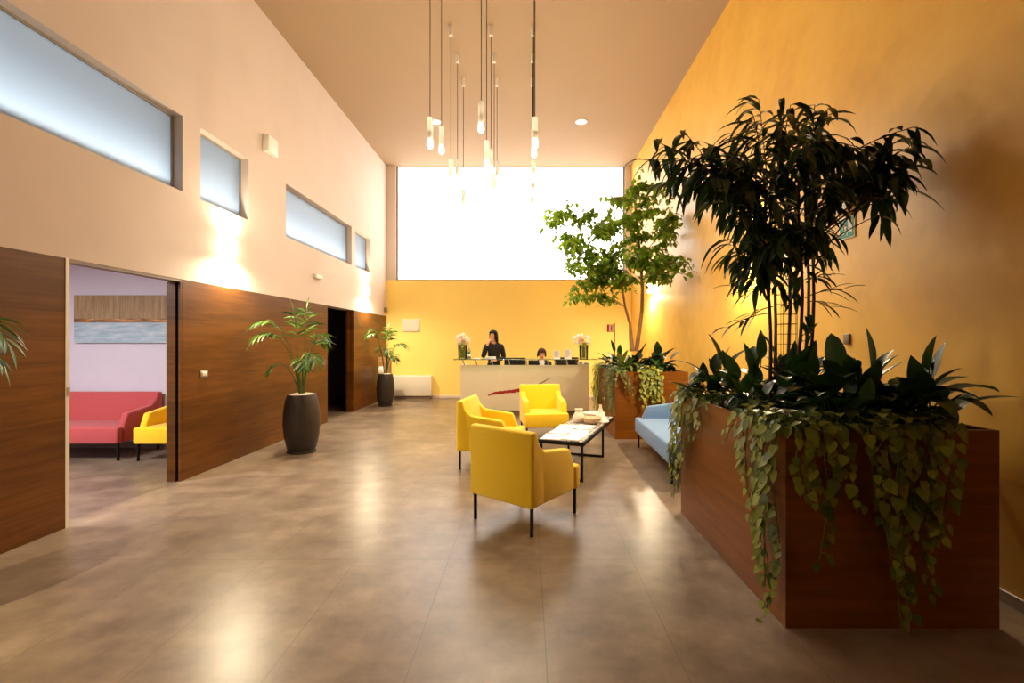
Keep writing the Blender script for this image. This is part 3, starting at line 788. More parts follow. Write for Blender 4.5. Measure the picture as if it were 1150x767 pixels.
def potted_palm(label, loc, H, R0, fr, seed, group='potted palms along the wooden wall'):
    r = random.Random(seed)
    t = thing('potted_palm', label, 'potted plant', loc, 0, group)
    k = R0
    b = MB(); b.lathe([(k*0.70,0.035),(k*0.78,0.06),(k*0.93,H*0.28),(k,H*0.5),(k*0.97,H*0.70),(k*0.86,H*0.9),(k*0.76,H-0.004),(k*0.75,H),(k*0.70,H),(k*0.69,H-0.03)], n=40, cap0=True); b.build('pot', M['pot'], t)
    b = MB(); b.lathe([(k*0.74,0.0),(k*0.78,0.01),(k*0.78,0.03),(k*0.72,0.036)], n=32, cap0=True, cap1=True); b.build('saucer', M['pot'], t)
    b = MB(); b.lathe([(0.005,H+0.006),(k*0.5,H+0.008),(k*0.70,H-0.004)], n=32); b.build('pebbles', M['pebble'], t)
    bs = MB()
    for i in range(5):
        a = r.uniform(0, 6.28); q = 0.03; bs.tube([(q*math.cos(a), q*math.sin(a), H), (q*1.3*math.cos(a), q*1.3*math.sin(a), H+0.25), (q*2*math.cos(a), q*2*math.sin(a), H + 0.5)], [0.016, 0.013, 0.009], 8)
    bs.build('stalks', M['palm_stem'], t)
    for (az, rad, zt, zc, cr, t0, n, L) in fr:
        a = R(az); bst, bl = MB(), MB()
        d = Vector((math.cos(a), math.sin(a), 0))
        frond(bst, bl, d * 0.025 + Vector((0,0,H)), d * rad + Vector((0,0,zt)), d * cr + Vector((0,0,zc)), t0, int(n * 1.35), L * 1.08, 0.026, 1.0, 0.008, r)
        f = bl.build('frond', M['palm_leaf'], t, angle=180); bst.build('midrib', M['palm_stem'], f)
    return t
# frond: azimuth, reach, tip height, control height, control reach, first leaflet, pairs, leaflet length
potted_palm('tall palm in dark brown pot in front of the wood wall, between the two doorways', (-3.07, 6.2, 0), 0.785, 0.235,
    [(80,0.10,1.95,1.5,0.02,0.62,9,0.26),(200,0.10,1.90,1.5,0.05,0.60,8,0.24),(212,0.56,1.72,1.95,0.16,0.50,11,0.24),(232,0.60,1.52,1.85,0.20,0.50,11,0.23),
     (-5,0.34,1.55,1.75,0.12,0.55,9,0.22),(-40,0.40,1.22,1.6,0.16,0.55,9,0.22),(222,0.42,1.08,1.42,0.2,0.6,7,0.20),(60,0.36,1.45,1.7,0.15,0.55,9,0.22),(300,0.35,1.15,1.5,0.15,0.55,8,0.2)], 21)
potted_palm('smaller palm in dark brown pot beside the corner radiator', (-3.30, 10.6, 0), 0.75, 0.205,
    [(70,0.10,1.80,1.5,0.03,0.6,8,0.24),(210,0.36,1.70,1.95,0.16,0.5,10,0.24),(235,0.5,1.62,1.9,0.15,0.5,10,0.24),(-20,0.18,1.72,1.7,0.05,0.55,9,0.24),
     (-12,0.50,1.40,1.62,0.18,0.5,10,0.26),(-35,0.36,1.08,1.35,0.14,0.55,9,0.22),(190,0.16,1.30,1.45,0.1,0.6,7,0.18),(-60,0.30,1.2,1.6,0.12,0.55,8,0.22)], 22)
potted_palm('palm fronds reaching in at the left edge of the picture', (-3.28, 2.45, 0), 0.785, 0.235,
    [(20,0.36,1.50,1.95,0.16,0.5,8,0.22),(35,0.30,1.38,1.7,0.16,0.5,7,0.20),(120,0.15,2.0,1.6,0.04,0.6,9,0.26),(250,0.5,1.6,1.9,0.15,0.5,10,0.24),(300,0.5,1.4,1.7,0.2,0.5,10,0.24)], 23)

# planters
def planter(label, y0, y1):
    x0, x1, h = 1.352, 2.47, 1.035
    t = thing('planter', label, 'planter', ((x0 + x1) / 2, (y0 + y1) / 2, 0), 0, 'wooden planters')
    wx, wy = (x1 - x0) / 2, (y1 - y0) / 2; th = 0.025
    b = MB()
    b.box(-wx, wx, -wy, -wy + th, 0, h); b.box(-wx, wx, wy - th, wy, 0, h)
    b.box(-wx, -wx + th, -wy + th, wy - th, 0, h); b.box(wx - th, wx, -wy + th, wy - th, 0, h)
    b.build('box', M['planter_wood'], t, smooth=False)
    b = MB(); b.box(-wx + th, wx - th, -wy + th, wy - th, 0.02, h - 0.045); b.build('soil', M['soil'], t, smooth=False)
    return t
planter('large wooden planter nearest the camera on the right', 2.38, 4.0)
planter('wooden planter beside the reception desk, holding the pale-trunked tree', 6.98, 8.9)
SZ = 0.99

# long-leaf fig in the near planter
def fig():
    r = random.Random(11); Y0 = 3.32
    t = thing('long_leaf_fig', 'tall dark plant with long drooping leaves and reddish canes in the near planter', 'plant', (1.92, Y0, SZ))
    O = Vector((1.92, Y0, SZ))
    canes = []
    for (px0, px1, dy, pyt) in ((866,860,-.10,215),(872,866,.05,190),(885,886,.12,165),(897,899,-.12,200),(903,908,.04,170),(909,915,-.04,205)):
        a = P(px0, 396, Y0 + dy); a.z = SZ; c = P(px1, pyt, Y0 + dy * 1.6)
        pts = []
        for i in range(9):
            u = i / 8; p = a.lerp(c, u); p.x += 0.018 * math.sin(u * 7 + px0); p.y += 0.015 * math.sin(u * 6 + px1); pts.append(p)
        canes.append(pts)
        b = MB(); b.tube([p - O for p in pts], [0.014 - 0.0008 * i for i in range(9)], 8); b.build('cane', M['cane'], t)
    T = [(722,180),(738,160),(752,192),(768,148),(790,160),(776,212),(800,196),(812,226),(822,150),(838,178),(846,130),(852,112),(868,150),(880,125),(888,118),(905,140),
         (915,118),(930,122),(922,165),(905,185),(880,200),(858,222),(835,215),(850,250),(878,248),(905,230),(925,205),(945,200),(952,178),(968,190),(985,172),(1005,160),(1030,142),
         (1022,165),(1028,182),(1005,195),(988,222),(965,232),(1008,218),(845,262),(818,268),(868,275),(900,268),(922,250),(892,212),(868,192),(940,150),(805,175),(830,238),(870,225),(910,160),(895,150),(860,255),(885,262),(905,258),(840,245),(828,280),(856,290),(915,272),(898,285),(875,282),(760,178),(785,180),(745,205),(815,190),(980,205),(955,215),(1000,175),(992,240),(1000,225),(1014,212),(996,200),(1020,195),(994,185),(980,180),(960,165),(1010,170)]
    bl = MB(); bb = MB()
    T = [q for q in T if not (932 < q[0] < 982 and 200 < q[1] < 280) and not (925 < q[0] < 950 and 140 < q[1] < 180)]
    for i, (px, py) in enumerate(T):
        tip = P(px, py, Y0 + r.uniform(-0.42, 0.40))
        if tip.x > 2.5: tip = P(px, py, tip.y * 2.5 / tip.x)
        c = min(canes, key=lambda q: abs(q[-1].x - tip.x) + r.uniform(0, 0.25))
        k = r.randint(5, 8)
        if tip.z < 2.4: k = r.randint(4, 6)
        s = c[k]
        mid = s.lerp(tip, 0.5); mid.z += 0.16 * (tip - s).length
        def q(u): return s*(1-u)**2 + mid*2*u*(1-u) + tip*u*u
        bb.tube([q(j/6) - O for j in range(7)], [0.007 - 0.0007*j for j in range(7)], 5)
        ln = (tip - s).length; n = int(11 + 13 * min(1, ln))
        for j in range(n):
            u = 1 - (j / n) * min(0.75, 0.45 / max(0.2, ln) + 0.25)
            p = q(u); d = (q(min(1, u + .05)) - q(u - .05)).normalized()
            if 2.16 < p.x < 2.36 and 2.22 < p.z < 2.62: continue      # a gap in the crown on its right side
            az = r.uniform(0, 6.28); dr = d * 0.6 + Vector((math.cos(az), math.sin(az), r.uniform(-0.9, 0.4))) * 0.9
            bl.leaf(p - O, dr, r.uniform(0.19, 0.30), r.uniform(0.036, 0.052), r.uniform(0.9, 2.4), 0.35, 'lance', 5, r.random(), curl=r.uniform(-.3,.3))
    # low sprays off the canes
    for (px, py, sx_, sy_) in ((822,322,868,318),(818,368,866,352),(838,360,868,345),(946,326,904,335),(930,345,906,340),(925,312,905,318),(835,330,868,325),(905,375,905,400),(912,368,906,385),(878,330,870,320),(892,340,899,325)):
        a = P(sx_, sy_, Y0 - 0.05); c = P(px, py, Y0 - 0.2)
        mid = a.lerp(c, .5); mid.z += 0.04
        def q(u): return a*(1-u)**2 + mid*2*u*(1-u) + c*u*u
        bb.tube([q(j/5) - O for j in range(6)], 0.004, 5)
        for j in range(5):
            u = 0.35 + 0.65 * j / 4; p = q(u); d = (c - a).normalized(); s = -1 if j % 2 else 1
            bl.leaf(p - O, d + Vector((r.uniform(-.2,.2), r.uniform(-.6,.6), s * 0.35)), r.uniform(0.13, 0.19), 0.03, 0.7, 0.3, 'lance', 5, r.random())
    bl.keep_in(XR - 0.04 - O.x).build('foliage', M['fig_leaf'], t, angle=180); bb.keep_in(XR - 0.05 - O.x).build('branches', M['cane'], t)
fig()
# wire trellis among the canes
O = Vector((P(883, 390, 3.3).x, 3.3, SZ))
b = MB()
for i in range(8):
    a = i * 2 * math.pi / 8; b.tube([(0.07*math.cos(a), 0.07*math.sin(a), 0), (0.07*math.cos(a), 0.07*math.sin(a), 0.95)], 0.0022, 5)
for k in range(13):
    b.tube([(0.07*math.cos(j*math.pi/8), 0.07*math.sin(j*math.pi/8), 0.06 + k*0.072) for j in range(17)], 0.002, 5)
tag(b.build('wire_trellis', M['wire'], loc=O), 'wire mesh tube standing among the reddish canes in the near planter', 'trellis')

# ficus tree in the far planter
def ficus():
    r = random.Random(12); Y0 = 7.85
    O = Vector((1.86, Y0, SZ))
    t = thing('ficus_tree', 'slender tree with pale forked trunks and light green leaves beside the desk', 'tree', O)
    def path(pts): return [P(a, b_, Y0 + c) for a, b_, c in pts]
    t1 = path([(710,395,-.1),(708.5,378,-.1),(707.5,362,-.08)]); t1b = path([(707,363,-.08),(702,345,-.05),(698,318,0),(691,290,.05),(683,262,.05)])
    t2 = path([(714.5,395,0),(718,372,0),(721,348,.02),(721.5,325,.02),(720,300,.05),(717,270,.08),(714,240,.1),(712,215,.1)])
    t2b = path([(720,300,.05),(728,280,.1),(742,262,.12),(756,250,.12)]); t1c = path([(698,318,0),(684,305,-.1),(662,290,-.15),(645,280,-.15)])
    t1d = path([(691,290,.05),(672,262,0),(650,250,.05),(628,245,.1)]); t2c = path([(717,270,.08),(704,250,0),(694,225,-.1)])
    b = MB()
    for p, r0 in ((t1, .046), (t1b, .022), (t2, .038), (t2b, .011), (t1c, .009), (t1d, .009), (t2c, .011)):
        n = len(p); b.tube([q - O for q in p], [r0 * (1 - 0.55 * i / (n - 1)) for i in range(n)], 9)
    b.build('trunk', M['trunk'], t)
    T = [(616,252),(624,240),(632,262),(640,235),(645,268),(652,250),(648,296),(655,315),(640,292),(660,275),(668,252),(665,300),(672,285),(676,262),(680,240),(690,225),(688,250),(692,275),(685,295),
         (690,310),(700,318),(702,296),(705,270),(700,245),(708,228),(716,218),(722,240),(728,222),(735,250),(725,265),(732,280),(742,268),(748,252),(755,262),(762,275),(768,288),(757,295),(748,285),
         (740,300),(752,308),(772,298),(714,290),(676,312),(645,322),(660,328),(668,318),(716,255),(738,235),(755,240),(672,235),(735,212),(752,213),(722,208),(640,305),(648,318),(643,330),(655,300),(668,292),(682,302),(692,322),(664,310),(634,275),(700,308),(746,312),(765,300),(776,308),(690,262),(706,285),(728,295)]
    bl = MB(); bb = MB(); spine = t1b + t1c + t1d + t2[4:] + t2b + t2c
    for (px, py) in T:
        tip = P(px, py, Y0 + r.uniform(-0.55, 0.5))
        if tip.x > 2.55: tip = P(px, py, tip.y * 2.55 / tip.x)
        s = min(spine, key=lambda q: (q - tip).length + r.uniform(0, .15) + (0.3 if q.z > tip.z + .15 else 0))
        mid = s.lerp(tip, .5); mid.z += 0.12
        def q(u): return s*(1-u)**2 + mid*2*u*(1-u) + tip*u*u
        bb.tube([q(j/5) - O for j in range(6)], [0.006 - 0.0007*j for j in range(6)], 5)
        for k in range(9):
            a0 = q(r.uniform(0.25, 1)); e = a0 + Vector((r.gauss(0, .14), r.gauss(0, .14), r.gauss(-.06, .08)))
            bb.tube([a0 - O, e - O], 0.002, 4)
            for j in range(8):
                p = a0.lerp(e, 0.1 + 0.9 * j / 7) + Vector((r.gauss(0,.02), r.gauss(0,.02), r.gauss(0,.02))); az = r.uniform(0, 6.28)
                bl.leaf(p - O, Vector((math.cos(az), math.sin(az), r.uniform(-1.0, 0.2))), r.uniform(0.09, 0.135), r.uniform(0.052, 0.07), r.uniform(0.3, 1.0), 0.2, 'ovate', 4, r.random())
    bl.keep_in(XR - 0.04 - O.x).build('foliage', M['ficus_leaf'], t, angle=180); bb.keep_in(XR - 0.05 - O.x).build('branches', M['trunk'], t)
ficus()

# broad-leaf plants filling the planters
def lily(label, base, tips, n, h, L, W, seed, m='lily_leaf', spread=0.35, group='broad-leaf plants in the near planter', ups=0, shape='ovate', zlo=0.3):
    r = random.Random(seed); O = Vector(base)
    t = thing('broad_leaf_plant', label, 'plant', O, 0, group)
    bl = MB(); bs = MB()
    def one(tip, l, w, tone, loose=False, up_=False):
        tip = Vector(tip) - O; k = tip.length
        hor = Vector((tip.x, tip.y, 0)); ax = hor.normalized() if hor.length > 0.01 else Vector((1,0,0))
        f = max(0.25, 1 - l / k) if k > 0 else .5
        root = Vector((r.uniform(-.05,.05), r.uniform(-.05,.05), 0))
        j = root.lerp(tip, f); j.z = max(j.z, min(tip.z, 0) ) + 0.12 * hor.length
        mid = root.lerp(j, 0.5); mid.z += 0.10 * hor.length; mid -= ax * 0.03
        d = (tip - j)
        if up_: bs.tube([root, mid, j], [0.006, 0.005, 0.004], 6)
        if not up_ and (not loose or r.random() < 0.5):
            j = root + hor * r.uniform(0.3, 0.5) + Vector((0, 0, tip.z * r.uniform(0.45, 0.7)))
            d = tip - j; d = d.normalized() * max(d.length, l * 0.8)
            bs.tube([root, root.lerp(j, 0.5) + Vector((0, 0, 0.03)), j], [0.006, 0.005, 0.004], 6)
            bl.leaf(j, d + Vector((0, 0, 0.25 * d.length)), d.length * 1.05, w * 1.1, r.uniform(0.5, 1.1), r.uniform(0.15, 0.4), shape, 7, tone, curl=r.uniform(-.25,.25)); return
        if loose:
            bs.tube([root, mid, j], [0.006, 0.005, 0.004], 6)
            tg = Vector((-ax.y, ax.x, 0)) * r.uniform(-.8, .8)
            d = (ax * r.uniform(0.5, 1.0) + tg + Vector((0, 0, r.uniform(-0.1, 0.75)))).normalized() * l
            bl.leaf(j, d, l, w, r.uniform(0.7, 1.9), r.uniform(0.1, 0.4), shape, 7, tone, curl=r.uniform(-.4,.4)); return
        bl.leaf(j, d + Vector((0, 0, 0.18 * d.length)), d.length * 1.04, w, 0.45, r.uniform(0.15, 0.4), shape, 7, tone, curl=r.uniform(-.15,.15))
    for i, tp in enumerate(tips): one(tp, L * r.uniform(0.9, 1.1), W * r.uniform(0.9, 1.1), r.uniform(0.3, 0.9), False, i < ups)
    n = int(n * 1.9)
    for i in range(n):
        az = 2 * math.pi * (i + r.random()) / n; q = spread * r.uniform(0.3, 1.0)
        one(O + Vector((q*math.cos(az), q*math.sin(az), h * r.uniform(zlo, 1.0) * (1.1 - 0.4 * q / spread))), L * r.uniform(0.75, 1.05), W * r.uniform(0.85, 1.25), r.random(), True)
    bl.keep_in(XR - 0.04 - O.x).build('leaves', M[m], t, angle=180); bs.build('leaf_stalks', M['palm_stem'], t)
lily('leafy plant at the far left corner of the near planter', (1.55, 3.75, SZ), [P(764,396,3.75), P(752,428,3.65), P(797,374,3.8), P(812,398,3.75), P(835,388,3.7), P(780,420,3.6)], 16, 0.50, 0.24, 0.085, 31)
lily('leafy plant with curled leaves left of the canes', (1.68, 3.45, SZ), [P(838,385,3.4), P(822,396,3.4), P(815,415,3.3), P(852,372,3.45), P(858,395,3.3)], 18, 0.52, 0.24, 0.085, 32)
lily('dense dark foliage around the foot of the reddish canes', (1.90, 3.2, SZ), [P(855,372,3.3), P(905,385,3.1), P(920,382,3.1), P(915,395,3.0), P(898,405,2.95)], 26, 0.55, 0.24, 0.09, 33)
lily('plant with one big round leaf standing right of the canes', (1.93, 2.85, SZ), [P(938,376,2.85), P(926,400,2.75), P(958,402,2.75), P(912,412,2.75)], 20, 0.48, 0.22, 0.12, 34, shape='round', ups=1)
lily('plant with a tall pointed upright leaf near the middle of the near planter', (2.10, 2.80, SZ), [P(973,369,2.8), P(994,392,2.75), P(1012,402,2.7), P(985,410,2.65), P(968,420,2.62), P(1000,430,2.6)], 20, 0.48, 0.24, 0.11, 35, ups=1)
lily('tall long-stalked plant arching to the right end of the near planter', (2.26, 2.62, SZ), [P(1049,378,2.6), P(1040,392,2.6), P(1062,385,2.62), P(1085,420,2.6), P(1110,418,2.65), P(1095,440,2.6), P(1074,448,2.55), P(1030,412,2.55), P(1018,440,2.5), P(1138,436,2.42)], 12, 0.50, 0.22, 0.10, 36, spread=0.25, zlo=0.6, ups=3)
lily('low dark ferny plant at the front of the near planter', (1.80, 2.62, SZ), [P(890,440,2.5), P(915,432,2.5), P(935,440,2.5), P(955,445,2.48)], 22, 0.30, 0.20, 0.06, 37, spread=0.32, shape='lance')
lily('low dark plant along the left rim of the near planter', (1.55, 3.05, SZ), [P(838,425,3.0), P(850,440,2.9), P(820,432,3.1)], 18, 0.30, 0.20, 0.07, 38, spread=0.3)
lily('low dark plant at the right front of the near planter', (2.08, 2.56, SZ), [P(985,440,2.5), P(1010,445,2.5)], 14, 0.32, 0.2, 0.07, 39, spread=0.25)
g2 = 'broad-leaf plants in the far planter'
lily('plant with a pale upright leaf at the left end of the far planter', (1.60, 8.2, SZ), [P(686.5,382,8.1), P(670,395,8.1), P(678,398,8.0), P(672,402,8.1), P(696,390,8.1)], 20, 0.38, 0.26, 0.09, 41, ups=1, spread=0.36, group=g2)
lily('plant with upright leaf at the foot of the pale trunks', (1.80, 7.5, SZ), [P(726.5,384,7.4), P(720,390,7.4), P(710,396,7.4)], 22, 0.40, 0.26, 0.10, 42, ups=1, spread=0.36, group=g2)
lily('dark round-leaf plant at the right of the far planter', (2.12, 7.35, SZ), [P(738,384,7.3), P(742,388,7.2), P(756,390,7.2), P(763,394,7.3), P(758,404,7.2)], 24, 0.42, 0.26, 0.13, 43, ups=1, spread=0.36, group=g2)
lily('low bushy plant at the near left corner of the far planter', (1.55, 7.3, SZ), [P(694,395,7.2), P(702,392,7.2)], 22, 0.34, 0.22, 0.06, 44, spread=0.3, group=g2, m='pothos_dark')

# trailing vines over the planter rims
def vine(label, strands, m, lsize, seed, group=None, step=0.042):
    r = random.Random(seed)
    O = Vector((strands[0][0], strands[0][1], 1.03))
    t = thing('trailing_vine', label, 'plant', O, 0, group)
    bl, bs = MB(), MB()
    for (x, y, nx, ny, ln) in strands:
        n = Vector((nx, ny, 0)).normalized(); sd = Vector((-n.y, n.x, 0))
        e = Vector((x, y, 1.035)); off = r.uniform(0.03, 0.075)
        pts = [e - n * r.uniform(0.12, 0.2) + Vector((0,0,-0.02)) + sd * r.uniform(-.05,.05), e - n * 0.05 + Vector((0,0,0.03)), e + n * off * 0.7 + Vector((0,0,0.025)), e + n * off + Vector((0,0,-0.05))]
        ph = r.uniform(0, 6); z = 0.05; drift = r.uniform(-0.08, 0.08)
        while z < ln:
            z += 0.06; u = z / max(ln, .1)
            pts.append(e + n * (off + 0.012 * math.sin(ph + z * 9)) + sd * (0.025 * math.sin(ph * 2 + z * 7) + drift * u) + Vector((0, 0, -z)))
        pts = [p if p.z > 0.02 else Vector((p.x, p.y, 0.02)) for p in pts]
        bs.tube([p - O for p in pts], 0.0028, 5)
        for i in range(5):
            p = e - n * r.uniform(-0.03, 0.16) + sd * r.uniform(-.06, .06) + Vector((0, 0, r.uniform(0.02, 0.09)))
            a = r.uniform(0, 6.28); L = lsize * r.uniform(0.75, 1.1)
            bs.tube([p - O, p - O - Vector((0, 0, 0.06))], 0.0015, 4)
            bl.leaf(p - O, Vector((math.cos(a), math.sin(a), r.uniform(-.3, .4))) + n * 0.5, L, L * 0.85, 0.6, 0.18, 'heart', 5, r.random())
        tot = sum((pts[i+1] - pts[i]).length for i in range(len(pts) - 1)); s = 0.02
        while s < tot:
            a = s; i = 0
            while i < len(pts) - 2 and a > (pts[i+1] - pts[i]).length: a -= (pts[i+1] - pts[i]).length; i += 1
            p = pts[i].lerp(pts[i+1], min(1, a / max(1e-4, (pts[i+1] - pts[i]).length)))
            out = n * r.uniform(0.25, 1.0) + sd * r.uniform(-1.1, 1.1) + Vector((0, 0, r.uniform(-0.5, 0.45)))
            out.normalize(); pet = r.uniform(0.4, 1.0) * lsize
            base = p + out * pet * 0.6
            bs.tube([p - O, base - O], 0.0015, 4)
            L = lsize * r.uniform(0.7, 1.15) * (0.75 if s > tot * 0.85 else 1)
            dd = out * 0.5 + Vector((0, 0, -0.9)) + sd * r.uniform(-.5, .5)
            bl.leaf(base - O, dd, L, L * 0.85, 0.2, 0.18, 'heart', 5, r.random(), up=n + Vector((r.uniform(-.4,.4), r.uniform(-.4,.4), 0.5 + r.uniform(-.3,.3))))
            s += step * r.uniform(0.7, 1.4)
    bl.build('foliage', M[m], t, angle=180); bs.build('runners', M['green_stem'], t)
X0, YN = 1.352, 2.38
r = random.Random(5)
S = [(X0, 2.40, -1, -0.5, 0.98), (X0, 2.44, -1, -0.2, 0.9), (X0, 2.50, -1, 0, 0.80), (X0, 2.53, -1, 0, 0.62), (X0, 2.58, -1, 0, 0.66), (X0, 2.62, -1, 0, 0.4), (X0, 2.68, -1, 0, 0.55), (X0, 2.74, -1, 0, 0.34), (X0, 2.80, -1, 0, 0.22), (X0, 2.86, -1, 0, 0.14)]
S += [(1.38, YN, 0, -1, 0.3), (1.44, YN, 0, -1, 0.40), (1.47, YN, 0, -1, 0.24), (1.52, YN, 0, -1, 0.30), (1.56, YN, 0, -1, 0.62), (1.60, YN, 0, -1, 0.36), (1.64, YN, 0, -1, 0.2)]
vine('heart-leaf vine spilling over the near left corner of the near planter down to the floor', S, 'pothos', 0.066, 51, 'trailing vines')
S = [(1.74, YN, 0, -1, 0.48), (1.78, YN, 0, -1, 0.62), (1.82, YN, 0, -1, 0.36), (1.85, YN, 0, -1, 0.72), (1.89, YN, 0, -1, 0.5), (1.93, YN, 0, -1, 1.0), (1.95, YN, 0, -1, 1.0), (1.99, YN, 0, -1, 0.6), (2.02, YN, 0, -1, 0.8), (2.06, YN, 0, -1, 0.46), (2.10, YN, 0, -1, 0.58), (2.14, YN, 0, -1, 0.36), (2.18, YN, 0, -1, 0.44)]
vine('heart-leaf vine hanging down the middle of the near planter front face', S, 'pothos', 0.066, 52, 'trailing vines')
S = [(X0, 4.0, -1, 0.4, 0.86), (X0, 3.96, -1, 0.2, 0.80), (X0, 3.92, -1, 0, 0.55), (X0, 3.88, -1, 0, 0.74), (X0, 3.82, -1, 0, 0.62), (X0, 3.76, -1, 0, 0.5), (X0, 3.70, -1, 0, 0.36), (X0, 3.62, -1, 0, 0.28), (X0, 3.52, -1, 0, 0.18), (X0, 3.4, -1, 0, 0.12), (1.40, 4.0, 0, 1, 0.5), (1.47, 4.0, 0, 1, 0.4)]
vine('yellow-green vine draping the far end of the near planter beside the blue sofa', S, 'pothos', 0.066, 53, 'trailing vines')
S = [(X0, 8.15 + 0.08 * i, -1, 0, 0.55 + 0.28 * r.random()) for i in range(9)]
vine('lime green vine hanging over the desk side of the far planter', S, 'lime', 0.06, 54, 'trailing vines', 0.03)
S = [(X0, 7.02 + 0.07 * i, -1, -0.2, 0.45 + 0.28 * r.random()) for i in range(8)] + [(1.38 + 0.06 * i, 6.98, 0, -1, 0.2 + 0.1 * r.random()) for i in range(3)]
vine('grey-green vine on the near left corner of the far planter', S, 'pothos_dark', 0.05, 55, 'trailing vines', 0.028)
S = [(1.74 + 0.04 * i, 6.98, 0, -1, 0.34 + 0.3 * r.random()) for i in range(8)]
vine('lime green vine down the front of the far planter above the sofa arm', S, 'lime', 0.06, 56, 'trailing vines', 0.03)

# ------------------------------------------------------------------ lamps
GRID = {5.25: (168, 150, 168), 5.95: (174, 190, 178), 6.68: (207, 196, 205), 7.32: (205, 222, 222), 8.0: (237, 205, 237)}
XS = (-1.12, -0.53, 0.09)
pend0 = None
side = ('left', 'middle', 'right'); rown = ('first row', 'second row', 'third row', 'fourth row', 'fifth row')
for ri, (Y, bots) in enumerate(GRID.items()):
    for ci, x in enumerate(XS):
        zb = CH + (VY - bots[ci]) / F * Y
        lab = 'tube pendant lamp on long cord, %s of the %s from the camera' % (side[ci], rown[ri])
        t = thing('pendant_lamp', lab, 'pendant lamp', (x, Y, zb), 0, 'pendant lamps')
        b = MB(); b.lathe([(0.0, ZC - zb), (0.028, ZC - zb), (0.03, ZC - zb - 0.01), (0.03, ZC - zb - 0.14), (0.02, ZC - zb - 0.15), (0.0, ZC - zb - 0.15)], n=16)
        b.build('ceiling_mount', M['white_plastic'], t)
        b = MB(); b.tube([(0,0,0.36), (0,0,ZC - zb - 0.15)], 0.0045, 6); b.build('cord', M['cable'], t)
        b = MB(); b.lathe([(0.034,0.03),(0.034,0.36),(0.008,0.365),(0.004,0.365)], n=18); b.lathe([(0.031,0.03),(0.031,0.355)], n=18); b.build('tube_shade', M['tube'], t)
        b = MB(); b.lathe([(0.02,0.10),(0.02,0.20),(0.006,0.21),(0.006,0.36)], n=12, cap0=True); b.build('lamp_holder', M['white_plastic'], t)
        b = MB(); b.ell((0,0,0.045), (0.034,0.034,0.042)); b.build('bulb', M['bulb'], t)
        L = bpy.data.lights.new('pendant_light', 'POINT'); L.energy = 17; L.color = (1.0, 0.87, 0.64); L.shadow_soft_size = 0.05
        lo = bpy.data.objects.new('pendant_light', L); COL.objects.link(lo); lo.location = (0, 0, -0.06); lo.parent = t

for x, y, lab in ((-1.93, 9.58, 'round recessed ceiling downlight left of the pendants'), (1.14, 9.58, 'round recessed ceiling downlight right of the pendants'),
                  (-1.93, 5.75, 'recessed downlight over the open floor left of the armchairs'), (1.14, 5.75, 'recessed downlight over the low table')):
    t = thing('downlight', lab, 'ceiling light', (x, y, ZC), 0, 'recessed downlights')
    b = MB(); b.lathe([(0.085,-0.001),(0.125,-0.001),(0.125,-0.012),(0.085,-0.014)], n=28); b.build('trim_ring', M['white_plastic'], t)
    b = MB(); b.lathe([(0.0,-0.008),(0.085,-0.008)], n=28); b.build('lens', M['down_face'], t)
    L = bpy.data.lights.new('downlight_beam', 'SPOT'); L.energy = 420; L.color = (1.0, 0.89, 0.7); L.spot_size = R(80); L.spot_blend = 0.6; L.shadow_soft_size = 0.08
    lo = bpy.data.objects.new('downlight_beam', L); COL.objects.link(lo); lo.location = (0, 0, -0.03); lo.parent = t

M['sconce_glass'] = emit('lit_lamp_glass', (1.0, 0.84, 0.58, 1), 60.0)
def sconce(x, y, z, s, label, pw):
    t = thing('wall_lamp', label, 'wall lamp', (x, y, z), 0, 'up and down wall lamps')
    b = MB(); b.box(*sorted((0, s * 0.012)), -0.045, 0.045, -0.09, 0.09); b.box(*sorted((s * 0.012, s * 0.03)), -0.012, 0.012, -0.012, 0.012)
    b.build('wall_plate', M['white_plastic'], t, bevel=0.003)
    cx = s * 0.07
    b = MB(); b.lathe([(0.001,-0.10),(0.030,-0.10),(0.038,-0.09),(0.038,0.09),(0.030,0.10),(0.001,0.10)], (cx, 0, 0), 20); b.build('lamp_glass', M['sconce_glass'], t)
    for k in (-1, 1):
        L = bpy.data.lights.new('wall_beam', 'SPOT'); L.energy = pw * (0.26 if k > 0 else 1.15); L.color = (1.0, 0.85, 0.58); L.spot_size = R(178); L.spot_blend = 0.9; L.shadow_soft_size = 0.04
        lo = bpy.data.objects.new('wall_beam', L); COL.objects.link(lo); lo.location = (cx + s * 0.03, 0, k * 0.15); lo.parent = t
        lo.rotation_euler = (0 if k < 0 else math.pi, 0, 0)
sconce(XL, 0.86, 2.66, 1, 'wall lamp on the white wall under the long first high window', 320)
sconce(XL, 5.63, 2.66, 1, 'wall lamp on the white wall under the second high window', 220)
sconce(XL, 10.40, 2.66, 1, 'wall lamp on the white wall under the last high window', 220)
sconce(XR, 5.49, 2.67, -1, 'wall lamp on the ochre wall behind the tall dark plant', 280)
sconce(XR, 9.97, 2.66, -1, 'wall lamp on the ochre wall behind the pale-trunked tree', 280)

def area(loc, rot, size, sy, e, col):
    L = bpy.data.lights.new('fill', 'AREA'); L.shape = 'RECTANGLE'; L.size = size; L.size_y = sy; L.energy = e; L.color = col
    o = bpy.data.objects.new('area_light', L); COL.objects.link(o); o.location = loc; o.rotation_euler = rot; return o
# unseen area light added to brighten the waiting room and its doorway
area((-5.6, 3.6, 2.66), (0, 0, 0), 1.2, 0.6, 185, (0.98, 0.97, 0.98))
# added unseen strip in place of daylight, brightening the frosted panes from below
area((-4.22, 5.8, 2.95), (0, R(-140), 0), 0.10, 13.0, 78, (0.84, 0.93, 1.0))

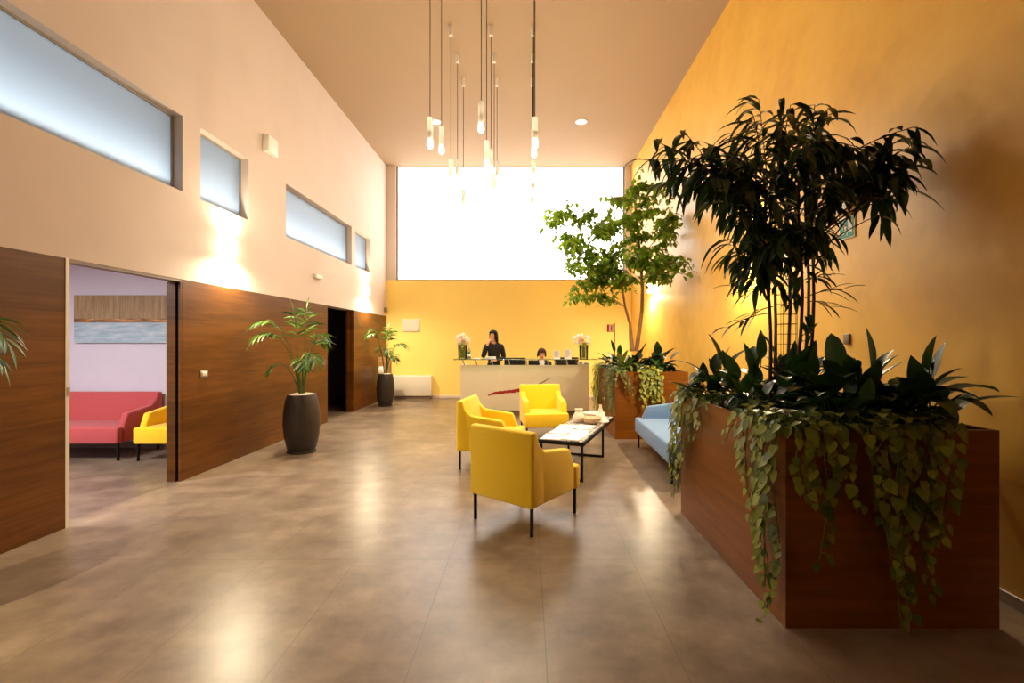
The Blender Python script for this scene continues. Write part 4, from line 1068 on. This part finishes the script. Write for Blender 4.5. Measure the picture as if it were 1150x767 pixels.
# ------------------------------------------------------------------ small fittings
def plate(name, label, cat, x, y, z, w, h, d, m, s, axis='x', bev=0.004, group=None):
    """a fitting on a wall: s = side it sticks out to"""
    b = MB()
    if axis == 'x': b.box(*(sorted((0, s * d))), -w/2, w/2, -h/2, h/2)
    else: b.box(-w/2, w/2, *(sorted((0, s * d))), -h/2, h/2)
    return tag(b.build(name, m, bevel=bev, loc=(x, y, z)), label, cat, group)
t = thing('light_switch', 'steel light switch plate on the wood wall beside the sliding door', 'switch', (XL, 5.22, 1.13))
b = MB(); b.box(0, 0.01, -0.06, 0.06, -0.04, 0.04); b.build('plate', M['grey_metal'], t, bevel=0.003)
b = MB(); b.box(0.01, 0.014, -0.035, 0.035, -0.024, 0.024); b.build('rocker', M['white_plastic'], t, bevel=0.002)
t = thing('emergency_light', 'small white box light on the plaster wall above the second doorway', 'emergency light', (XL, 8.02, 2.64))
b = MB(); b.box(0, 0.05, -0.13, 0.13, -0.035, 0.035); b.build('housing', M['white_plastic'], t, bevel=0.006)
b = MB(); b.box(0.05, 0.056, -0.11, 0.11, -0.025, 0.025); b.build('diffuser', M['paper'], t, bevel=0.002)
plate('wall_speaker', 'white box high on the plaster wall above the small second window', 'speaker', XL, 6.5, 4.29, 0.24, 0.24, 0.09, M['white_plastic'], 1, bev=0.01)
plate('motion_sensor', 'small dark sensor at the corner above the wood wall', 'sensor', XL, 11.82, 2.32, 0.10, 0.12, 0.07, M['kick'], 1, bev=0.01)
t = thing('electrical_panel', 'white flat electrical cabinet on the yellow back wall', 'cabinet', (-3.06, YB, 1.925))
b = MB(); b.box(-0.235, 0.235, -0.03, 0, -0.165, 0.165); b.build('frame', M['white_plastic'], t, bevel=0.004)
b = MB(); b.box(-0.22, 0.22, -0.036, -0.03, -0.15, 0.15); b.build('door', M['cond'], t, bevel=0.002)
b = MB(); b.lathe([(0.0, 0.008), (0.012, 0.008), (0.012, 0.0)], n=12, M=Matrix.Rotation(R(90), 3, 'X'), c=(0.19, -0.036, -0.11)); b.build('lock', M['kick'], t)
t = thing('radiator', 'low cream fan heater cabinet standing against the yellow back wall', 'radiator', (-2.98, YB - 0.016, 0))
b = MB(); b.box(-0.5, 0.5, -0.22, 0, 0.08, 0.62); b.build('casing', M['cond'], t, bevel=0.025, seg=3)
b = MB(); b.box(-0.46, 0.46, -0.19, -0.02, 0.0, 0.08); b.build('plinth', M['kick'], t, smooth=False)
b = MB()
for i in range(30): b.box(-0.42 + i * 0.029, -0.42 + i * 0.029 + 0.014, -0.16, -0.05, 0.62, 0.624)
b.build('grille', M['grey_metal'], t, smooth=False)
t = thing('brochure_stand', 'wooden leaflet column with white trays behind the corner palm pot', 'stand', (-3.50, 11.2, 0))
b = MB(); b.box(-0.15, 0.15, -0.04, 0.04, 0.0, 1.12); b.build('column', M['wood_box'], t, bevel=0.004)
for z, x in ((0.72, -0.06), (0.55, -0.06), (0.55, 0.09)):
    b = MB(); b.box(x - 0.07, x + 0.07, -0.08, -0.042, z, z + 0.14); b.build('tray', M['white_plastic'], t, bevel=0.003)
    b = MB(); b.box(x - 0.06, x + 0.06, -0.075, -0.05, z + 0.13, z + 0.17); b.build('leaflets', M['paper'], t, smooth=False)

# exit sign on the ochre wall, emergency lamp above it
SY, SZc = 3.90, 2.475
t = thing('exit_sign', 'green emergency exit sign with white pictogram on the ochre wall', 'sign', (XR, SY, SZc))
b = MB(); b.box(-0.012, 0, -0.095, 0.095, -0.095, 0.095); b.build('border', M['white_plastic'], t, bevel=0.002)
b = MB(); b.box(-0.0135, -0.012, -0.085, 0.085, -0.085, 0.085); b.build('green_field', M['green_sign'], t, smooth=False)
b = MB(); xs = (-0.0150, -0.0137)
b.box(*xs, -0.068, -0.022, -0.045, 0.062)                                   # doorway
def limb(p, q, w):
    p, q = Vector((p[0], p[1])), Vector((q[0], q[1])); n = (q - p).normalized(); n = Vector((-n.y, n.x)) * w / 2
    b.prism([tuple(p - n), tuple(q - n), tuple(q + n), tuple(p + n)], *xs, 'x')
limb((0.025,0.02),(0.012,-0.02),0.022); limb((0.012,-0.02),(-0.012,-0.04),0.012); limb((-0.012,-0.04),(-0.008,-0.07),0.010)
limb((0.014,-0.02),(0.035,-0.045),0.012); limb((0.035,-0.045),(0.062,-0.045),0.010); limb((0.022,0.018),(-0.008,0.0),0.009); limb((0.027,0.018),(0.05,-0.002),0.009)
b.prism([(0.022 + 0.012*math.cos(k*math.pi/6), 0.038 + 0.012*math.sin(k*math.pi/6)) for k in range(12)], *xs, 'x')
b.build('pictogram', M['paper'], t, smooth=False)
t = thing('emergency_light', 'white emergency lamp mounted above the green exit sign', 'emergency light', (XR, SY - 0.02, 2.66))
b = MB(); b.box(-0.07, 0, -0.10, 0.10, -0.05, 0.05); b.build('housing', M['white_plastic'], t, bevel=0.008)
b = MB(); b.box(-0.075, -0.06, -0.085, 0.085, -0.056, 0.03); b.build('diffuser', M['cond'], t, bevel=0.004)
plate('wall_socket', 'small socket on the ochre wall beside the round leaf', 'socket', XR, 3.9, 1.52, 0.07, 0.09, 0.02, M['kick'], -1)

# red extinguisher post with flag sign behind the far planter
x = (690 - VX) / F * 9.6
t = thing('extinguisher_post', 'red post with a square fire extinguisher sign behind the far planter', 'sign', (x, 9.6, 0))
b = MB(); b.box(-0.012, 0.012, -0.02, 0.02, 0.02, 1.89); b.build('post', M['red'], t, bevel=0.002)
b = MB(); b.lathe([(0.0,0.02),(0.14,0.02),(0.15,0.012),(0.15,0.0)], n=28); b.build('base', M['red'], t)
b = MB(); b.box(-0.155, -0.012, -0.010, 0.010, 1.70, 1.86); b.build('sign_plate', M['red'], t, bevel=0.002)
b = MB(); b.box(-0.115, -0.02, -0.013, -0.010, 1.715, 1.845); b.build('sign_face', M['paper'], t, smooth=False)
b = MB(); b.prism([(-0.085,1.73),(-0.05,1.73),(-0.05,1.79),(-0.058,1.805),(-0.058,1.815),(-0.035,1.822),(-0.035,1.83),(-0.08,1.83),(-0.08,1.822),(-0.075,1.815),(-0.075,1.805),(-0.085,1.79)], -0.0145, -0.013, 'y'); b.build('pictogram', M['red'], t, smooth=False)

# painting in the waiting room
def paint():
    k = NT('landscape_canvas'); tc = k.new('ShaderNodeTexCoord'); sp = k.new('ShaderNodeSeparateXYZ'); k.link(tc.outputs['Object'], sp.inputs[0])
    streak = k.noise(k.coord((22, 1, 2.2)), 1.0, 6, 0.7); flat = k.noise(k.coord((2.2, 1, 14)), 1.3, 6, 0.65)
    top = k.ramp(streak, [(0.3, rgb(122,94,64)), (0.5, rgb(150,122,86)), (0.7, rgb(172,146,108))])
    low = k.ramp(flat, [(0.3, rgb(128,150,166)), (0.5, rgb(160,178,188)), (0.7, rgb(198,206,208))])
    mid = k.ramp(flat, [(0.4, rgb(84,62,44)), (0.55, rgb(176,120,70)), (0.66, rgb(214,190,150))])
    z = k.math('ADD', sp.outputs['Z'], k.math('MULTIPLY', k.math('SUBTRACT', flat, 0.5), 0.05))
    c = k.mix(k.math('GREATER_THAN', z, 0.285), low, mid); c = k.mix(k.math('GREATER_THAN', z, 0.34), c, top)
    k.link(c, k.b.inputs['Base Color']); k.b.inputs['Roughness'].default_value = 0.6; return k.m
t = thing('painting', 'wide unframed painting of brown reeds above pale blue water in the side room', 'painting', (-5.5, RY1, 1.48))
b = MB(); b.box(-0.86, 0.86, -0.035, -0.001, 0, 0.67); b.build('canvas', paint(), t, smooth=False)

# ------------------------------------------------------------------ world, camera, view
w = bpy.data.worlds.new('sky'); sc.world = w; w.use_nodes = True
bg = w.node_tree.nodes['Background']; bg.inputs[0].default_value = (0.5, 0.68, 0.95, 1); bg.inputs[1].default_value = 0.12
cam = bpy.data.cameras.new('camera'); cam.lens = 16.0; cam.sensor_width = 36.0; cam.shift_x = (575 - VX) / 1150; cam.shift_y = 0.0
co = bpy.data.objects.new('camera', cam); COL.objects.link(co); co.location = (0, 0, CH); co.rotation_euler = (R(90), 0, 0)
sc.camera = co
sc.view_settings.view_transform = 'Standard'
sc.view_settings.look = 'None'
sc.view_settings.exposure = 0.0
sc.cycles.use_denoising = True
sc.cycles.max_bounces = 8
sc.cycles.diffuse_bounces = 5
sc.cycles.transparent_max_bounces = 12
sc.cycles.sample_clamp_indirect = 8
